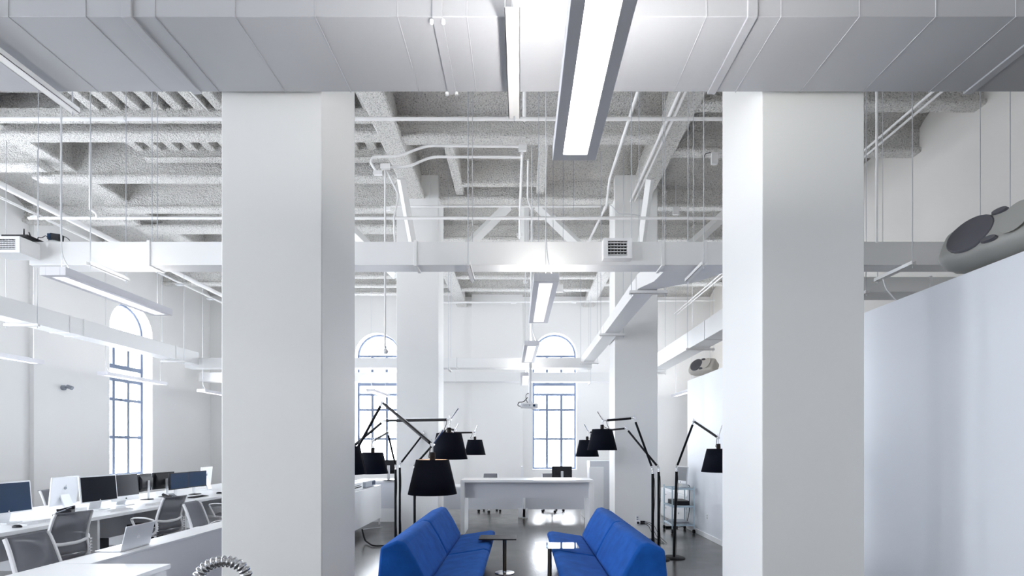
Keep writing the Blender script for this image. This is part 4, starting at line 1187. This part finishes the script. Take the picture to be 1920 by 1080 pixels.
# black bent tube frame lying before the credenza
t = tag(MB().tube(smooth_path([(-2.08 - .35, 8.35, .03), at(679, 991, 9.0)[:2] + (.22,), at(684, 1002, 8.9)[:2] + (.04,), at(700, 1007, 8.5)[:2] + (.018,), at(740, 1003, 8.6)[:2] + (.02,)][1:], .12), .014, 8).build('bent_tube_frame', 'black', smooth=True),
        'black bent tube frame on the floor before the white credenza', 'frame')
tag(MB().tube([at(680, 991, 9.0)[:2] + (.22,), at(717, 992, 9.5)[:2] + (.18,)], .008, 8).build('thin_bar', 'rod', smooth=True), 'thin grey bar joining the bent tube frame to the credenza leg', 'bar')

# ------------------------------------------------------------------ steel cart with computer
t = thing('steel_cart', 'blue-grey wire cart on black casters beside the partition', 'cart', (3.17, 10.07, 0))
cx0, cx1, cy0, cy1 = 2.94, 3.36, 9.80, 10.36
for x in (cx0, cx1):
    for y in (cy0, cy1):
        MB().tube([(x, y, .09), (x, y, .92)], .0125, 10).build('post', 'cart', t, smooth=True)
        MB().lathe([(0, -.02), (.035, -.02), (.042, -.012), (.042, .012), (.035, .02), (0, .02)], 16, T(x, y, .043) @ rot('Y', PI / 2)).build('caster', 'black', t, smooth=True)
for z in (.885, .54, .18):
    s = MB()
    for x in (cx0, cx1): s.box(x - .006, x + .006, cy0, cy1, z - .03, z)
    for y in (cy0, cy1): s.box(cx0, cx1, y - .006, y + .006, z - .03, z)
    for k in range(15):
        x = cx0 + (cx1 - cx0) * (k + .5) / 15
        s.box(x - .003, x + .003, cy0, cy1, z - .006, z)
    s.build('shelf', 'cart', t)
c = imac('small white all-in-one tilted on top of the steel cart', .43, 'screengrey'); place(c, 3.17, 10.04, .887, R(-78))
box_thing('audio_receiver', (3.0, 3.30, 9.86, 10.3, .545, .63), 'blackplastic', 'black flat box on the middle shelf of the cart', 'device')
box_thing('flat_case', (3.0, 3.30, 9.9, 10.28, .185, .215), 'grey', 'grey flat case on the lowest shelf of the cart', 'device')
pipe(smooth_path([(3.28, 10.1, .93), (3.40, 10.15, .92), (3.405, 10.2, .6), (3.405, 10.2, .35), (3.40, 10.4, .05), (3.2, 10.44, .02)], .12), .007, 'black cable falling behind the cart along the partition', 'cable', 'cable', 'cable', 6)
box_thing('power_strip', (3.0, 3.25, 10.45, 10.52, .0, .04), 'blackplastic', 'black power strip on the floor behind the cart', 'power strip')
t = thing('drawer_cabinet', 'white cabinet with small knobs behind the steel cart', 'cabinet', (3.7, 11.5, 0))
MB().box(3.46, 4.0, 10.5, 12.45, 0.0, .68).build('cabinet_body', 'lam', t, bevel=.003)
for (y0, y1) in ((10.53, 11.46), (11.50, 12.42)):
    for (z0, z1) in ((.04, .34), (.36, .65)):
        d = MB().box(3.443, 3.46, y0, y1, z0, z1).build('drawer', 'lam', t, bevel=.002)
        MB().lathe([(0, 0), (.012, 0), (.016, .02), (0, .024)], 12, T(3.443, (y0 + y1) / 2, (z0 + z1) / 2 + .05) @ rot('Y', -PI / 2)).build('knob', 'alu', d, smooth=True)

# outlets
def outlet(loc, face, label):
    t = thing('wall_outlet', label, 'outlet', loc)
    x, y, z = loc
    if face == '-x':
        MB().box(x - .006, x, y - .036, y + .036, z - .058, z + .058).build('cover_plate', 'paper', t, bevel=.002)
        for dz in (-.022, .022): MB().box(x - .008, x - .005, y - .015, y + .015, z + dz - .014, z + dz + .014).build('socket', 'grey', t)
    else:
        MB().box(x - .036, x + .036, y - .006, y, z - .058, z + .058).build('cover_plate', 'paper', t, bevel=.002)
        for dz in (-.022, .022): MB().box(x - .015, x + .015, y - .008, y - .005, z + dz - .014, z + dz + .014).build('socket', 'grey', t)
    return t
outlet((3.44, 9.3, .40), '-x', 'white outlet low on the partition near the cart')
ox, oy = at(1195, 0, 9.3)[0], 9.3
outlet((ox, oy, .37), '-y', 'white outlet on the right rear pillar above the sofa back')
t = thing('power_adapter', 'round white plug cluster in the pillar outlet with black plugs', 'plug', (ox, oy - .02, .33))
MB().lathe([(0, 0), (.045, 0), (.05, .03), (.03, .045), (0, .045)], 18, T(ox, oy - .008, .30) @ rot('X', PI / 2)).build('adapter', 'paper', t, smooth=True)
MB().lathe([(0, 0), (.022, 0), (.02, .01), (0, .01)], 14, T(ox, oy - .053, .30) @ rot('X', PI / 2)).build('adapter_socket', 'black', t, smooth=True)
for k in range(3):
    MB().box(ox + .05, ox + .13, oy - .05, oy - .02, .27 + k * .022, .287 + k * .022).build('plug', 'blackplastic', t, bevel=.003)
    MB().tube(smooth_path([(ox + .13, oy - .035, .278 + k * .022), (ox + .2 + .04 * k, oy - .05, .24 + .02 * k), (ox + .27 + .06 * k, oy - .1, .05), (ox + .3 + .05 * k, oy - .5, .01)], .1), .005, 6).build('plug_cable', 'cable', t, smooth=True)

# ------------------------------------------------------------------ chrome gooseneck hose
def hose():
    t = thing('chrome_hose', 'ribbed chrome hose arching before the left front pillar', 'hose', (-1.57, 2.6, 0))
    Y = 2.6; cxh, czh = at(411, 0, Y)[0], at(0, 1090, Y)[2]
    R_ = 33 * Y / FPX
    path = []
    top_r = .105
    for i in range(24): path.append(Vector((cxh - top_r * 1.05, Y, .12 + (czh - .12) * i / 24)))
    for i in range(41):
        a = PI - PI * i / 40
        path.append(Vector((cxh + top_r * 1.05 * math.cos(a), Y + .06 * (1 - math.cos(PI * i / 40)) / 2, czh + top_r * .92 * math.sin(a) * 1.0)))
    for i in range(24): path.append(Vector((cxh + top_r * 1.05, Y + .06, czh - (czh - .12) * (i + 1) / 24)))
    # arc-length resample into ribs
    L = [0]
    for i in range(1, len(path)): L.append(L[-1] + (path[i] - path[i - 1]).length)
    tot = L[-1]; pitch = .023; n = int(tot / pitch * 4)
    pts = []; rs = []; j = 0
    for i in range(n + 1):
        s_ = tot * i / n
        while j < len(L) - 2 and L[j + 1] < s_: j += 1
        f_ = (s_ - L[j]) / max(1e-9, L[j + 1] - L[j])
        pts.append(path[j].lerp(path[j + 1], f_)); rs.append((.019, .028, .0315, .028)[i % 4])
    MB().tube(pts, rs, 20).build('ribbed_hose', 'hosechrome', t, smooth=True, angle=180)
    for p in (path[0], path[-1]):
        MB().lathe([(0, 0), (.06, 0), (.06, .02), (.04, .04), (.036, .16), (0, .16)], 24, T(p.x, p.y, 0)).build('hose_fitting', 'polish', t, smooth=True)
hose()
